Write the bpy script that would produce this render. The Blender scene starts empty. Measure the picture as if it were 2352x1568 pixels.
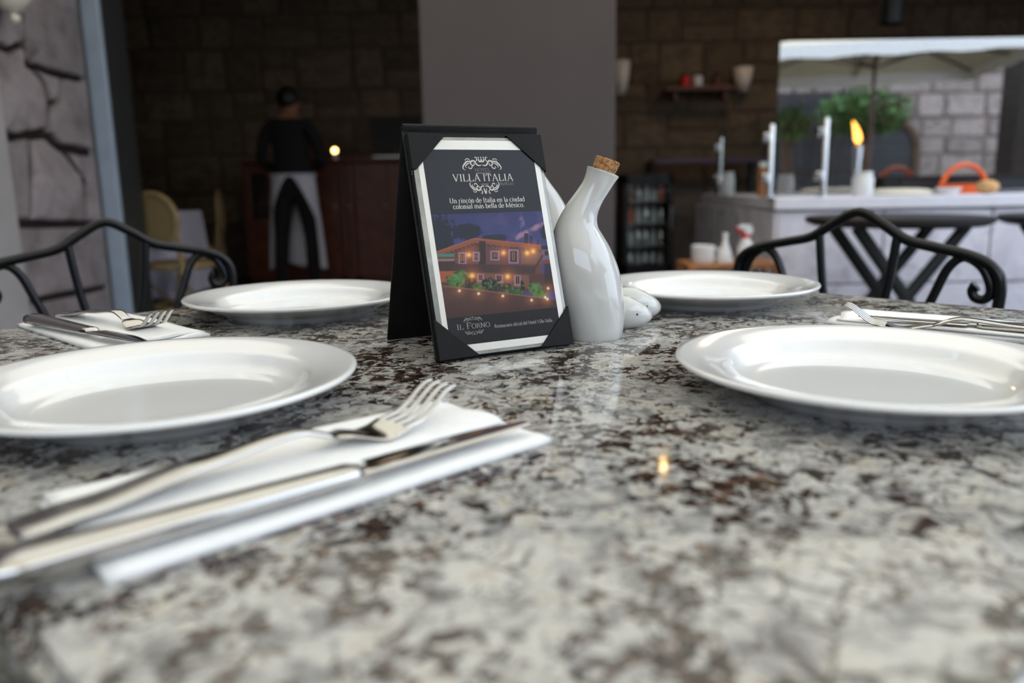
import bpy, bmesh, math, random
import numpy as np
from mathutils import Vector, Matrix
random.seed(7)
scene = bpy.context.scene
COL = scene.collection
PI = math.pi

# ------------------------------------------------------------------ camera, sky, exposure
PITCH, ROLL, CAM_Z, FPX = math.radians(11.11), math.radians(-.972), .8894, 1829.33
cam_data = bpy.data.cameras.new('camera')
cam_data.sensor_width = 36; cam_data.lens = 28
cam_data.clip_start = .02; cam_data.clip_end = 200
cam_data.dof.use_dof = True
cam_data.dof.focus_distance = .735
cam_data.dof.aperture_fstop = 3.9
cam = bpy.data.objects.new('camera', cam_data); COL.objects.link(cam)
cam.matrix_world = (Matrix.Translation((0, 0, CAM_Z)) @ Matrix.Rotation(PI/2 - PITCH, 4, 'X') @ Matrix.Rotation(ROLL, 4, 'Z'))
scene.camera = cam
world = bpy.data.worlds.new('overcast_sky'); scene.world = world
world.use_nodes = True
bg = world.node_tree.nodes['Background']
bg.inputs[0].default_value = (.78, .90, 1.08, 1)
bg.inputs[1].default_value = 3.0
vs = scene.view_settings
vs.view_transform = 'Standard'; vs.look = 'None'; vs.exposure = 0.0; vs.gamma = 1.0
vs.use_curve_mapping = False
scene.cycles.use_denoising = True
scene.cycles.max_bounces = 10
scene.cycles.sample_clamp_indirect = 6

# ------------------------------------------------------------------ helpers
def C(r, g, b):
    f = lambda c: (c/255/12.92 if c/255 <= .04045 else ((c/255 + .055)/1.055)**2.4)
    return (f(r), f(g), f(b), 1)

def at(px, py, Y):
    """a point of the place at depth Y seen at photograph pixel (px, py)"""
    x, y = (px - 1176)/FPX, -(py - 784)/FPX
    c, s = math.cos(ROLL), math.sin(ROLL); x, y = c*x - s*y, s*x + c*y
    d = Vector((x, math.cos(PITCH) + y*math.sin(PITCH), -math.sin(PITCH) + y*math.cos(PITCH)))
    return d*(Y/d.y) + Vector((0, 0, CAM_Z))

class NT:
    def __init__(s, name):
        s.m = bpy.data.materials.new(name); s.m.use_nodes = True
        s.t = s.m.node_tree; s.b = s.t.nodes['Principled BSDF']; s.out = s.t.nodes['Material Output']
    def n(s, typ, **kw):
        nd = s.t.nodes.new(typ)
        for k, v in kw.items():
            if k.startswith('_'): setattr(nd, k[1:], v)
            else: s.set(nd.inputs[k.replace('__', ' ')], v)
        return nd
    def set(s, inp, v):
        if isinstance(v, bpy.types.NodeSocket): s.t.links.new(v, inp)
        else: inp.default_value = v
    def coord(s, scale=(1, 1, 1), kind='Object'):
        tc = s.t.nodes.new('ShaderNodeTexCoord'); mp = s.t.nodes.new('ShaderNodeMapping')
        s.t.links.new(tc.outputs[kind], mp.inputs[0]); mp.inputs['Scale'].default_value = scale
        return mp.outputs[0]
    def noise(s, vec, scale, detail=4, rough=.55, dist=0):
        nd = s.n('ShaderNodeTexNoise', Vector=vec, Scale=scale, Detail=detail, Roughness=rough, Distortion=dist)
        return nd.outputs['Fac']
    def ramp(s, fac, stops, interp='LINEAR'):
        nd = s.t.nodes.new('ShaderNodeValToRGB'); s.set(nd.inputs[0], fac); cr = nd.color_ramp; cr.interpolation = interp
        while len(cr.elements) < len(stops): cr.elements.new(.5)
        for e, (p, c) in zip(cr.elements, stops): e.position = p; e.color = c
        return nd.outputs[0]
    def mix(s, fac, a, b):
        nd = s.t.nodes.new('ShaderNodeMix'); nd.data_type = 'RGBA'
        s.set(nd.inputs[0], fac); s.set(nd.inputs[6], a); s.set(nd.inputs[7], b)
        return nd.outputs[2]
    def math(s, op, a, b=0.0, c=0.0):
        nd = s.t.nodes.new('ShaderNodeMath'); nd.operation = op
        s.set(nd.inputs[0], a); s.set(nd.inputs[1], b); s.set(nd.inputs[2], c)
        return nd.outputs[0]
    def bump(s, h, strength=.3, dist=.01):
        nd = s.n('ShaderNodeBump', Height=h, Strength=strength, Distance=dist)
        s.t.links.new(nd.outputs[0], s.b.inputs['Normal'])
    def base(s, v): s.set(s.b.inputs['Base Color'], v)
    def p(s, **kw):
        for k, v in kw.items(): s.set(s.b.inputs[k.replace('_', ' ')], v)
        return s

def grainy(name, col, rough=.5, metallic=0, var=.12, scale=20, bump=0, spec=.5, coat=0):
    """plain material with a little procedural variation of tone and relief"""
    t = NT(name); v = t.coord()
    n = t.noise(v, scale, 5)
    d = tuple(c*(1 - var) for c in col[:3]) + (1,); l = tuple(min(1, c*(1 + var)) for c in col[:3]) + (1,)
    t.base(t.ramp(n, [(.3, d), (.7, l)]))
    t.p(Roughness=rough, Metallic=metallic)
    t.b.inputs['Specular IOR Level'].default_value = spec
    t.b.inputs['Coat Weight'].default_value = coat; t.b.inputs['Coat Roughness'].default_value = .05
    if bump: t.bump(t.noise(v, scale*4, 4), bump, .003)
    return t.m

def emit(name, col, strength):
    t = NT(name); t.base(col); t.b.inputs['Emission Color'].default_value = col
    t.b.inputs['Emission Strength'].default_value = strength
    return t.m

def tag(o, label=None, cat=None, group=None, kind=None):
    if label: o['label'] = label
    if cat: o['category'] = cat
    if group: o['group'] = group
    if kind: o['kind'] = kind
    return o

def thing(name, label, cat, loc=(0, 0, 0), rz=0, group=None):
    o = bpy.data.objects.new(name, None); COL.objects.link(o)
    o.empty_display_size = .05
    o.location = loc; o.rotation_euler = (0, 0, rz)
    return tag(o, label, cat, group)

class MB:
    """collects shapes; build() links them as one mesh object"""
    def __init__(s): s.v = []; s.f = []; s.mi = []
    def add(s, v, f, mi=0):
        o = len(s.v); s.v += [tuple(p) for p in v]; s.f += [tuple(i + o for i in q) for q in f]; s.mi += [mi]*len(f); return s
    def box(s, lo, hi, mi=0, ch=0):
        x0, y0, z0 = lo; x1, y1, z1 = hi
        if ch <= 0:
            v = [(x0,y0,z0),(x1,y0,z0),(x1,y1,z0),(x0,y1,z0),(x0,y0,z1),(x1,y0,z1),(x1,y1,z1),(x0,y1,z1)]
            return s.add(v, [(0,3,2,1),(4,5,6,7),(0,1,5,4),(1,2,6,5),(2,3,7,6),(3,0,4,7)], mi)
        bm = bmesh.new(); bmesh.ops.create_cube(bm, size=1)
        for q in bm.verts: q.co = Vector(((x0+x1)/2 + q.co.x*(x1-x0), (y0+y1)/2 + q.co.y*(y1-y0), (z0+z1)/2 + q.co.z*(z1-z0)))
        bmesh.ops.bevel(bm, geom=bm.edges[:], offset=ch, segments=2, affect='EDGES', profile=.5)
        bm.verts.index_update()
        s.add([q.co[:] for q in bm.verts], [[q.index for q in f.verts] for f in bm.faces], mi); bm.free(); return s
    def lathe(s, prof, seg=32, c=(0, 0, 0), mi=0, sx=1, sy=1):
        v = []; f = []; n = len(prof)
        for i in range(seg):
            a = 2*PI*i/seg
            for r, z in prof: v.append((c[0] + r*math.cos(a)*sx, c[1] + r*math.sin(a)*sy, c[2] + z))
        for i in range(seg):
            j = (i + 1) % seg
            for k in range(n - 1):
                f.append((i*n + k, j*n + k, j*n + k + 1, i*n + k + 1))
        return s.add(v, f, mi)
    def tube(s, pts, r, seg=10, closed=False, mi=0, flat=1.0):
        pts = [Vector(p) for p in pts]; n = len(pts)
        rr = r if isinstance(r, (list, tuple)) else [r]*n
        tang = []
        for i in range(n):
            a = pts[(i - 1) % n] if (closed or i > 0) else pts[i]; b = pts[(i + 1) % n] if (closed or i < n - 1) else pts[i]
            tang.append((b - a).normalized())
        up = Vector((0, 0, 1)) if abs(tang[0].z) < .9 else Vector((1, 0, 0))
        nrm = tang[0].cross(up).normalized(); v = []; f = []
        for i in range(n):
            if i:
                ax = tang[i-1].cross(tang[i])
                if ax.length > 1e-6: nrm = Matrix.Rotation(tang[i-1].angle(tang[i]), 3, ax.normalized()) @ nrm
            bn = tang[i].cross(nrm).normalized()
            for k in range(seg):
                a = 2*PI*k/seg; v.append(pts[i] + nrm*math.cos(a)*rr[i] + bn*math.sin(a)*rr[i]*flat)
        for i in range(n if closed else n - 1):
            for k in range(seg):
                i2, k2 = (i + 1) % n, (k + 1) % seg
                f.append((i*seg + k, i*seg + k2, i2*seg + k2, i2*seg + k))
        if not closed:
            f.append(tuple(range(seg))[::-1]); f.append(tuple((n - 1)*seg + k for k in range(seg)))
        return s.add(v, f, mi)
    def prism(s, poly, z0, z1, mi=0, fn=None):
        fn = fn or (lambda x, y, z: (x, y, z)); n = len(poly)
        v = [fn(x, y, z0) for x, y in poly] + [fn(x, y, z1) for x, y in poly]
        f = [tuple(range(n))[::-1], tuple(range(n, 2*n))] + [(i, (i + 1) % n, n + (i + 1) % n, n + i) for i in range(n)]
        return s.add(v, f, mi)
    def ball(s, c, r, seg=16, mi=0):
        rx, ry, rz = r if isinstance(r, (list, tuple)) else (r, r, r)
        n = seg//2; prof = [(math.sin(PI*k/n), -math.cos(PI*k/n)) for k in range(n + 1)]
        v = []; f = []
        for i in range(seg):
            a = 2*PI*i/seg
            for q, z in prof: v.append((c[0] + rx*q*math.cos(a), c[1] + ry*q*math.sin(a), c[2] + rz*z))
        m = n + 1
        for i in range(seg):
            j = (i + 1) % seg
            for k in range(n): f.append((i*m + k, j*m + k, j*m + k + 1, i*m + k + 1))
        return s.add(v, f, mi)
    def mesh(s, name, mats, smooth=False):
        me = bpy.data.meshes.new(name); me.from_pydata(s.v, [], s.f)
        for m in (mats if isinstance(mats, (list, tuple)) else [mats]): me.materials.append(m)
        me.polygons.foreach_set('material_index', s.mi)
        bm = bmesh.new(); bm.from_mesh(me)
        bmesh.ops.remove_doubles(bm, verts=bm.verts, dist=1e-6); bmesh.ops.recalc_face_normals(bm, faces=bm.faces)
        bm.to_mesh(me); bm.free()
        if smooth:
            me.polygons.foreach_set('use_smooth', [True]*len(me.polygons))
            if smooth != 'all':
                try: me.set_sharp_from_angle(angle=math.radians(38))
                except Exception: pass
        me.update(); return me
    def build(s, name, mats, parent=None, smooth=False):
        return link(name, s.mesh(name, mats, smooth), parent)

def link(name, me, parent=None, loc=None, rot=None, scale=None):
    o = bpy.data.objects.new(name, me); COL.objects.link(o)
    if parent: o.parent = parent
    if loc is not None: o.location = loc
    if rot is not None: o.rotation_euler = rot
    if scale is not None: o.scale = scale
    return o

def struct(name, mb, m, parent=None, smooth=False):
    o = mb.build(name, m, parent, smooth)
    if not parent: o['kind'] = 'structure'
    return o

def copy_tree(o, parent=None):
    c = o.copy(); COL.objects.link(c); c.parent = parent
    for ch in list(o.children): copy_tree(ch, c)
    return c

def spline(pts, n=8, closed=False):
    """Catmull-Rom through points"""
    P = [Vector(p) for p in pts]; out = []; m = len(P)
    for i in range(m if closed else m - 1):
        g = lambda k: P[k % m] if closed else P[min(max(k, 0), m - 1)]
        p0, p1, p2, p3 = g(i-1), g(i), g(i+1), g(i+2)
        for k in range(n):
            t = k/n
            out.append(.5*((2*p1) + (p2 - p0)*t + (2*p0 - 5*p1 + 4*p2 - p3)*t*t + (3*p1 - p0 - 3*p2 + p3)*t*t*t))
    if not closed: out.append(P[-1])
    return out

# ------------------------------------------------------------------ materials
def granite():
    t = NT('granite'); v = t.coord()
    wob = t.n('ShaderNodeTexNoise', Vector=v, Scale=45, Detail=5)
    vv = t.n('ShaderNodeVectorMath', _operation='MULTIPLY_ADD'); t.set(vv.inputs[0], wob.outputs['Color']); vv.inputs[1].default_value = (.02, .02, .0); t.set(vv.inputs[2], v)
    w = vv.outputs[0]
    big = t.noise(v, 14, 4, .55, .5)
    mid = t.noise(w, 98, 6, .64, .4)
    fine = t.noise(w, 210, 5, .65, .3)
    sel = t.noise(w, 60, 5, .6, .8)
    pale = t.ramp(sel, [(.28, C(104, 106, 110)), (.40, C(140, 139, 136)), (.50, C(188, 187, 183)), (.60, C(193, 189, 180)), (.72, C(156, 142, 118))])
    # warm tan and cool grey zones of slab size
    zone = t.noise(v, 6, 3, .5, .8)
    pale = t.mix(t.ramp(zone, [(.54, (0, 0, 0, 1)), (.70, (.3, .3, .3, 1))]), pale, C(172, 160, 132))
    pale = t.mix(t.ramp(fine, [(.34, (.7, .7, .7, 1)), (.46, (0, 0, 0, 1))]), pale, C(112, 108, 104))
    # thin dark seams between crystals
    vo = t.n('ShaderNodeTexVoronoi', _feature='DISTANCE_TO_EDGE', Scale=48); t.set(vo.inputs['Vector'], w)
    seam = t.ramp(vo.outputs['Distance'], [(.015, (1, 1, 1, 1)), (.07, (0, 0, 0, 1))])
    seam = t.math('MULTIPLY', seam, t.ramp(t.noise(v, 22, 4, .6), [(.50, (0, 0, 0, 1)), (.62, (1, 1, 1, 1))]))
    col = t.mix(t.math('MULTIPLY', seam, .85), pale, C(48, 41, 36))
    # grey veils
    grey = t.ramp(t.noise(w, 34, 5, .6, 1.0), [(.55, (0, 0, 0, 1)), (.66, (1, 1, 1, 1))])
    col = t.mix(t.math('MULTIPLY', grey, .5), col, C(104, 104, 106))
    # flecks of black and brown mica, gathered in drifts
    k = t.math('ADD', t.math('MULTIPLY', mid, .50), t.math('ADD', t.math('MULTIPLY', big, .34), t.math('MULTIPLY', fine, .28)))
    dark = t.ramp(k, [(.569, (0, 0, 0, 1)), (.592, (1, 1, 1, 1))])
    dcol = t.ramp(t.noise(v, 130, 4, .6), [(.36, C(20, 17, 16)), (.52, C(50, 38, 32)), (.70, C(112, 86, 70))])
    col = t.mix(dark, col, dcol)
    t.base(col)
    t.p(Roughness=.07)
    t.b.inputs['Specular IOR Level'].default_value = .5
    return t.m
M = {}
M['granite'] = granite()
def porcelain(name, col):
    t = NT(name); v = t.coord()
    t.base(t.ramp(t.noise(v, 9, 3), [(.3, tuple(c*.98 for c in col[:3]) + (1,)), (.7, col)]))
    t.p(Roughness=.12); t.b.inputs['Specular IOR Level'].default_value = .5
    t.b.inputs['Coat Weight'].default_value = .6; t.b.inputs['Coat Roughness'].default_value = .04
    return t.m
M['plate'] = porcelain('white_porcelain', (.83, .83, .825, 1))
M['cruet'] = porcelain('cream_porcelain', (.60, .60, .575, 1))
M['steel'] = grainy('polished_steel', (.60, .585, .565, 1), .12, 1, .05, 60)
M['paper'] = grainy('napkin_paper', (.88, .88, .87, 1), .9, 0, .03, 120, .25, .2)
def leather():
    t = NT('black_leatherette'); v = t.coord()
    t.base(t.ramp(t.noise(v, 50, 3), [(.3, C(9, 9, 8)), (.7, C(17, 16, 14))]))
    t.p(Roughness=.5); t.b.inputs['Specular IOR Level'].default_value = .2
    vo = t.n('ShaderNodeTexVoronoi', Vector=v, Scale=1400); t.bump(vo.outputs['Distance'], .35, .0006); return t.m
M['leather'] = leather()
M['thread'] = grainy('stitch_thread', C(52, 54, 60), .6, 0, .1, 900)
M['card'] = grainy('white_card', C(232, 228, 220), .35, 0, .02, 60, 0, .4, .3)
M['sleeve'] = grainy('clear_sleeve_edge', C(150, 152, 146), .12, 0, .25, 45, 0, .6, .5)
M['print'] = grainy('black_print', C(23, 22, 25), .3, 0, .18, 40, 0, .3, .0)
M['print_low'] = grainy('brown_black_print', C(22, 19, 16), .3, 0, .15, 40, 0, .3, .0)
M['ink'] = grainy('pale_ink', C(196, 188, 180), .35, 0, .03, 200)
M['ink2'] = grainy('dim_ink', C(140, 135, 131), .35, 0, .03, 200)
M['ink3'] = grainy('faint_ink', C(104, 101, 102), .35, 0, .03, 200)
def cork():
    t = NT('cork'); v = t.coord()
    c = t.ramp(t.noise(v, 260, 5, .7), [(.38, C(70, 46, 26)), (.47, C(168, 120, 74)), (.7, C(200, 152, 102))])
    t.base(c); t.p(Roughness=.85); t.bump(t.noise(v, 260, 5, .7), .5, .001); return t.m
M['cork'] = cork()
M['hole'] = grainy('dark_hole', C(30, 28, 26), .8)
M['iron'] = grainy('black_iron', C(18, 19, 22), .22, .3, .2, 80, .08, .5)
M['seatpad'] = grainy('dark_seat', C(36, 34, 34), .6)
def stone(name, stops, scale=7, bump=.5):
    t = NT(name)
    info = t.n('ShaderNodeObjectInfo')
    add = t.n('ShaderNodeVectorMath', _operation='MULTIPLY_ADD'); t.set(add.inputs[0], info.outputs['Random']); add.inputs[1].default_value = (37, 19, 53)
    t.set(add.inputs[2], t.coord())
    v = add.outputs[0]
    n = t.noise(v, scale, 7, .62, .4)
    c = t.ramp(n, stops)
    hsv = t.n('ShaderNodeHueSaturation', Color=c, Saturation=1.0)
    t.set(hsv.inputs['Value'], t.math('ADD', t.math('MULTIPLY', info.outputs['Random'], .5), .75))
    t.base(hsv.outputs[0]); t.p(Roughness=.85)
    t.bump(t.noise(v, scale*5, 6, .65), bump, .012)
    return t.m
M['stone_pale'] = stone('mauve_stone', [(.28, C(100, 91, 92)), (.45, C(132, 123, 126)), (.6, C(148, 140, 144)), (.75, C(130, 112, 108))], 6)
M['stone_brown'] = stone('brown_stone', [(.28, C(74, 64, 54)), (.45, C(98, 84, 70)), (.6, C(114, 97, 76)), (.75, C(94, 80, 71))], 4)
M['stone_yard'] = stone('yard_stone', [(.28, C(104, 90, 84)), (.45, C(140, 126, 120)), (.6, C(156, 144, 138)), (.75, C(130, 106, 96))], 4)
M['mortar'] = grainy('dark_mortar', C(40, 33, 30), .95, 0, .3, 12, .4)
M['mortar_brown'] = grainy('brown_mortar', C(80, 69, 58), .95, 0, .3, 12, .4)
M['mortar_yard'] = grainy('yard_mortar', C(110, 98, 92), .95, 0, .3, 12, .4)
M['plaster'] = grainy('mauve_plaster', C(86, 79, 81), .8, 0, .04, 5, .12)
M['plaster_grey'] = grainy('grey_plaster', C(168, 164, 166), .8, 0, .05, 6, .1)
M['ceiling'] = grainy('tan_ceiling', C(150, 128, 100), .9, 0, .08, 5, .1)
M['floor'] = grainy('grey_paving', C(92, 92, 84), .7, 0, .45, 14, .3)
M['floor_in'] = grainy('dark_floor_tile', C(70, 56, 46), .5, 0, .2, 6, .1)
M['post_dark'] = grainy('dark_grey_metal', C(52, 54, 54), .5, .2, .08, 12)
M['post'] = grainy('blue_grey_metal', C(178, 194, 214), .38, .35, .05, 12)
M['wood_dark'] = grainy('dark_red_wood', C(92, 48, 30), .4, 0, .35, 11, .1)
M['wood_tan'] = grainy('tan_wood', C(168, 112, 70), .5, 0, .2, 20, .1)
M['black'] = grainy('black_plastic', C(13, 13, 15), .5, 0, .2, 30)
M['screen'] = grainy('dark_screen', C(4, 4, 5), .6, 0, .2, 30)
M['white'] = grainy('white_plastic', C(226, 226, 226), .4, 0, .03, 30)
M['red'] = grainy('red_plastic', C(206, 34, 30), .35, 0, .1, 30)
M['orange'] = grainy('orange_enamel', C(226, 96, 30), .35, 0, .15, 30)
M['chrome'] = grainy('brushed_steel', (.66, .67, .68, 1), .25, 1, .05, 40)
M['shelf_dark'] = grainy('dark_mauve_steel', C(84, 66, 84), .4, .3, .1, 20)
M['marble'] = grainy('pale_limestone_slab', C(226, 224, 232), .35, 0, .06, 9, .05)
def marble_panel():
    t = NT('pale_stone_panel'); v = t.coord()
    n = t.noise(v, 5, 8, .65, 1.2)
    t.base(t.ramp(n, [(.32, C(172, 165, 174)), (.46, C(212, 208, 218)), (.62, C(226, 223, 232)), (.72, C(188, 182, 190))])); t.p(Roughness=.5); return t.m
M['panel'] = marble_panel()
M['cloth'] = grainy('lavender_white_cloth', C(212, 212, 236), .9, 0, .04, 14)
M['apron'] = grainy('white_apron_cotton', C(206, 204, 214), .9, 0, .05, 14)
M['shirt'] = grainy('black_cotton', C(12, 12, 14), .9, 0, .2, 30)
M['skin'] = grainy('skin', C(150, 100, 78), .55, 0, .06, 30)
M['hair'] = grainy('black_hair', C(14, 12, 11), .5, 0, .3, 90)
def weave(name, a, b, scale):
    t = NT(name); v = t.coord()
    w1 = t.n('ShaderNodeTexWave', Vector=v, Scale=scale); w2 = t.n('ShaderNodeTexWave', Vector=v, Scale=scale, _bands_direction='Z')
    f = t.math('MULTIPLY', w1.outputs['Fac'], w2.outputs['Fac'])
    t.base(t.ramp(f, [(.15, a), (.5, b)])); t.p(Roughness=.6); t.bump(f, .4, .003); return t.m
M['cane'] = weave('woven_cane', C(104, 84, 56), C(186, 164, 118), 28)
M['rattan'] = grainy('rattan_pole', C(144, 122, 84), .4, 0, .25, 25)
M['bread'] = grainy('bread_crust', C(206, 160, 106), .7, 0, .25, 30, .3)
M['dough'] = grainy('pizza_dough', C(228, 220, 200), .8, 0, .06, 30, .2)
M['canopy'] = grainy('ecru_canvas', C(222, 208, 180), .9, 0, .04, 10)
M['canopy_white'] = grainy('white_canvas', C(246, 244, 240), .9, 0, .02, 10)
M['leaf'] = grainy('green_leaf', C(78, 120, 52), .55, 0, .45, 6)
M['bark'] = grainy('brown_bark', C(86, 66, 52), .9, 0, .3, 10, .4)
M['navy'] = grainy('dark_navy_paint', C(24, 29, 38), .5, 0, .1, 6)
M['flame'] = emit('flame', (1.0, .42, .07, 1), 9)
M['bulb'] = emit('warm_bulb', (1.0, .62, .24, 1), 30)
M['bulb_small'] = emit('warm_small_bulb', (1.0, .60, .20, 1), 9)
M['shade_glass'] = grainy('opal_lamp_glass', C(236, 228, 216), .3, 0, .03, 10)
def awning_canvas():
    t = NT('tan_awning_canvas'); v = t.coord()
    c = t.ramp(t.noise(v, 3, 4), [(.3, C(218, 200, 170)), (.7, C(230, 214, 186))])
    d = t.n('ShaderNodeBsdfDiffuse', Color=c); tl = t.n('ShaderNodeBsdfTranslucent', Color=c); mx = t.n('ShaderNodeMixShader'); mx.inputs[0].default_value = .78
    t.t.links.new(d.outputs[0], mx.inputs[1]); t.t.links.new(tl.outputs[0], mx.inputs[2]); t.t.links.new(mx.outputs[0], t.out.inputs[0]); return t.m
M['awning'] = awning_canvas()
def glass_panel():
    """coated display glass: mostly clear, mirror-like"""
    t = NT('coated_glass')
    tr = t.n('ShaderNodeBsdfTransparent'); tr.inputs[0].default_value = (.93, .95, .94, 1)
    gl = t.n('ShaderNodeBsdfGlossy', Roughness=.0); gl.inputs[0].default_value = (1, 1, 1, 1)
    mx = t.n('ShaderNodeMixShader'); mx.inputs[0].default_value = .42
    t.t.links.new(tr.outputs[0], mx.inputs[1]); t.t.links.new(gl.outputs[0], mx.inputs[2]); t.t.links.new(mx.outputs[0], t.out.inputs[0])
    return t.m
def glass_clear():
    t = NT('clear_glass')
    tr = t.n('ShaderNodeBsdfTransparent'); tr.inputs[0].default_value = (.90, .93, .93, 1)
    gl = t.n('ShaderNodeBsdfGlossy', Roughness=.02)
    mx = t.n('ShaderNodeMixShader'); mx.inputs[0].default_value = .08
    t.t.links.new(tr.outputs[0], mx.inputs[1]); t.t.links.new(gl.outputs[0], mx.inputs[2]); t.t.links.new(mx.outputs[0], t.out.inputs[0])
    return t.m
M['glass_coated'] = glass_panel(); M['glass'] = glass_clear()

# ------------------------------------------------------------------ the setting
XL, YF, YB = -2.2, 4.37, 8.2
struct('floor', MB().box((-9, -9.5, -.1), (12, YF, 0)), M['floor'])
struct('floor_interior', MB().box((-4.6, YF, -.1), (7.2, YB + .3, 0)), M['floor_in'])
struct('ceiling', MB().box((-4.6, 4.2, 3.0), (7.2, YB + .3, 3.2)), M['ceiling'])

def stone_mesh(w, h, d, m, name='stone', seed=0):
    """block whose front faces -Y, chamfered and slightly uneven"""
    r = random.Random(seed); c = min(w, h)*.12
    j = lambda a: a*r.uniform(.3, 1)
    o = [(-w/2 + j(c)*.4, -h/2 + j(c)*.4), (0, -h/2 + j(c)*.3), (w/2 - j(c)*.4, -h/2 + j(c)*.4), (w/2 - j(c)*.3, 0), (w/2 - j(c)*.4, h/2 - j(c)*.4), (0, h/2 - j(c)*.3), (-w/2 + j(c)*.4, h/2 - j(c)*.4), (-w/2 + j(c)*.3, 0)]
    mb = MB(); n = 8
    v = [(x, d, z) for x, z in o] + [(x, -d*.35, z) for x, z in o] + [(x*.86, -d*r.uniform(.8, 1.1), z*.86) for x, z in o]
    f = [tuple(range(16, 24))]
    for a in (0, 8):
        f += [(a + i, a + (i + 1) % n, a + 8 + (i + 1) % n, a + 8 + i) for i in range(n)]
    mb.add(v, f)
    return mb.mesh(name, m, False)

# back wall of coursed brown blocks
wb = struct('wall_back', MB().box((-4.6, YB, 0), (7.2, YB + .3, 3.0)), M['mortar_brown'])
vars_ = [stone_mesh(1, 1, 1, M['stone_brown'], 'stone', k) for k in range(8)]
rb = random.Random(3)
z = .55
while z < 2.85:
    h = rb.uniform(.26, .42); x = -4.3 + rb.uniform(0, .3)
    while x < 6.4:
        w = rb.uniform(.28, .62)
        vis = not (-.75 < x and x + w < .85)
        if vis:
            sp_ = [(z, h)] if rb.random() > .38 else (lambda q_: [(z, h*q_), (z + h*q_, h*(1 - q_))])(rb.uniform(.4, .6))
            for z_, h_ in sp_: link('stone', rb.choice(vars_), wb, (x + w/2, YB, z_ + h_/2), (0, rb.uniform(-.02, .02), 0), (w - .006, rb.uniform(.008, .02), h_ - .006))
        x += w
    z += h
struct('wall_interior_left', MB().box((-4.6, YF, 0), (-4.4, YB, 3.0)), M['mortar'])
struct('wall_facade_left', MB().box((-4.6, YF, 0), (XL - .02, YF + .2, 3.0)), M['plaster_grey'])
struct('wall_right', MB().box((7.0, 2.9, 0), (7.2, YB, 3.0)), M['plaster_grey'])

# left wall: large irregular stones with dark open joints
wl = struct('wall_left', MB().box((XL - .45, -3.0, 0), (XL - .04, YF, 3.4)), M['mortar'])
polys = [
 [(3.55,1.80),(3.884,1.80),(3.841,1.566),(3.713,1.516),(3.55,1.54)],
 [(3.895,1.90),(4.36,1.90),(4.36,1.475),(4.115,1.466),(3.869,1.475),(3.833,1.49)],
 [(3.56,1.51),(3.71,1.503),(3.82,1.545),(3.797,1.477),(3.863,1.459),(3.935,1.41),(3.966,1.3),(3.935,1.19),(3.799,1.163),(3.682,1.143),(3.565,1.156)],
 [(3.886,1.458),(4.10,1.446),(4.066,1.346),(3.992,1.312),(3.958,1.41)],
 [(4.126,1.447),(4.36,1.455),(4.357,1.105),(4.056,1.12),(3.962,1.171),(4.0,1.297),(4.087,1.338)],
 [(3.50,1.135),(3.679,1.125),(3.779,1.142),(3.70,.765),(3.50,.765)],
 [(3.80,1.14),(3.902,1.144),(4.044,1.09),(4.205,.973),(4.186,.742),(3.895,.747),(3.716,.767)],
 [(4.078,1.088),(4.357,1.078),(4.356,.73),(4.214,.736),(4.237,.978)],
 [(3.52,.745),(4.357,.707),(4.345,.388),(3.50,.413)],
 [(3.50,.396),(4.345,.368),(4.345,.05),(3.50,.05)],
 [(3.50,2.3),(4.0,2.28),(3.98,1.83),(3.50,1.82)], [(4.02,2.28),(4.36,2.3),(4.36,1.92),(4.0,1.92)], [(3.5,2.9),(4.36,2.9),(4.36,2.33),(3.5,2.33)]]
def wall_stone(pl, seed):
    r = random.Random(seed); cy = sum(p[0] for p in pl)/len(pl); cz = sum(p[1] for p in pl)/len(pl)
    ring = []
    for a, b in zip(pl, pl[1:] + pl[:1]):
        for k in range(4):
            t = k/4; y, q = a[0] + (b[0]-a[0])*t, a[1] + (b[1]-a[1])*t
            g = .006 + r.uniform(0, .009); dd = math.hypot(y - cy, q - cz) or 1
            ring.append((y - (y-cy)/dd*g, q - (q-cz)/dd*g))
    n = len(ring); mb = MB()
    v = [(XL - .05, y, q) for y, q in ring] + [(XL - .008, y, q) for y, q in ring]
    v += [(XL + .002 + r.uniform(-.003, .003), cy + (y-cy)*.94, cz + (q-cz)*.94) for y, q in ring] + [(XL + .004, cy, cz)]
    f = []
    for a in (0, n): f += [(a+i, a+(i+1) % n, a+n+(i+1) % n, a+n+i) for i in range(n)]
    f += [(2*n+i, 2*n+(i+1) % n, 3*n) for i in range(n)]
    mb.add(v, f); return mb.build('stone', M['stone_pale'], wl, True)
for k, pl in enumerate(polys): wall_stone(pl, k)
r2 = random.Random(9); zz = .05
while zz < 3.2:
    h = r2.uniform(.35, .5); y = .9
    while y < 3.05:
        w = min(r2.uniform(.4, .8), 3.08 - y)
        wall_stone([(y, zz), (y + w - .02, zz), (y + w - .02, zz + h - .02), (y, zz + h - .02)], int(y*100 + zz*1000)); y += w
    zz += h
struct('trim_1', MB().box((XL - .3, 3.12, 0), (XL + .07, 3.50, 3.4), 0, .01), M['plaster_grey'])
struct('wall_lintel', MB().box((-4.6, 4.2, 2.6), (7.2, 4.4, 3.0)), M['plaster_grey'])
# steel post at the edge of the opening and the lintel over it
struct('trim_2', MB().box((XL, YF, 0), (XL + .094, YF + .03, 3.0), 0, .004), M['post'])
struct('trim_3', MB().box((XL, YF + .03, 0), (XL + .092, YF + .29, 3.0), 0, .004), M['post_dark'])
# plaster column in the middle of the opening
struct('wall_column', MB().box((-.436, 4.2, 0), (.546, 4.75, 2.6), 0, .008), M['plaster'])

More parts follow.
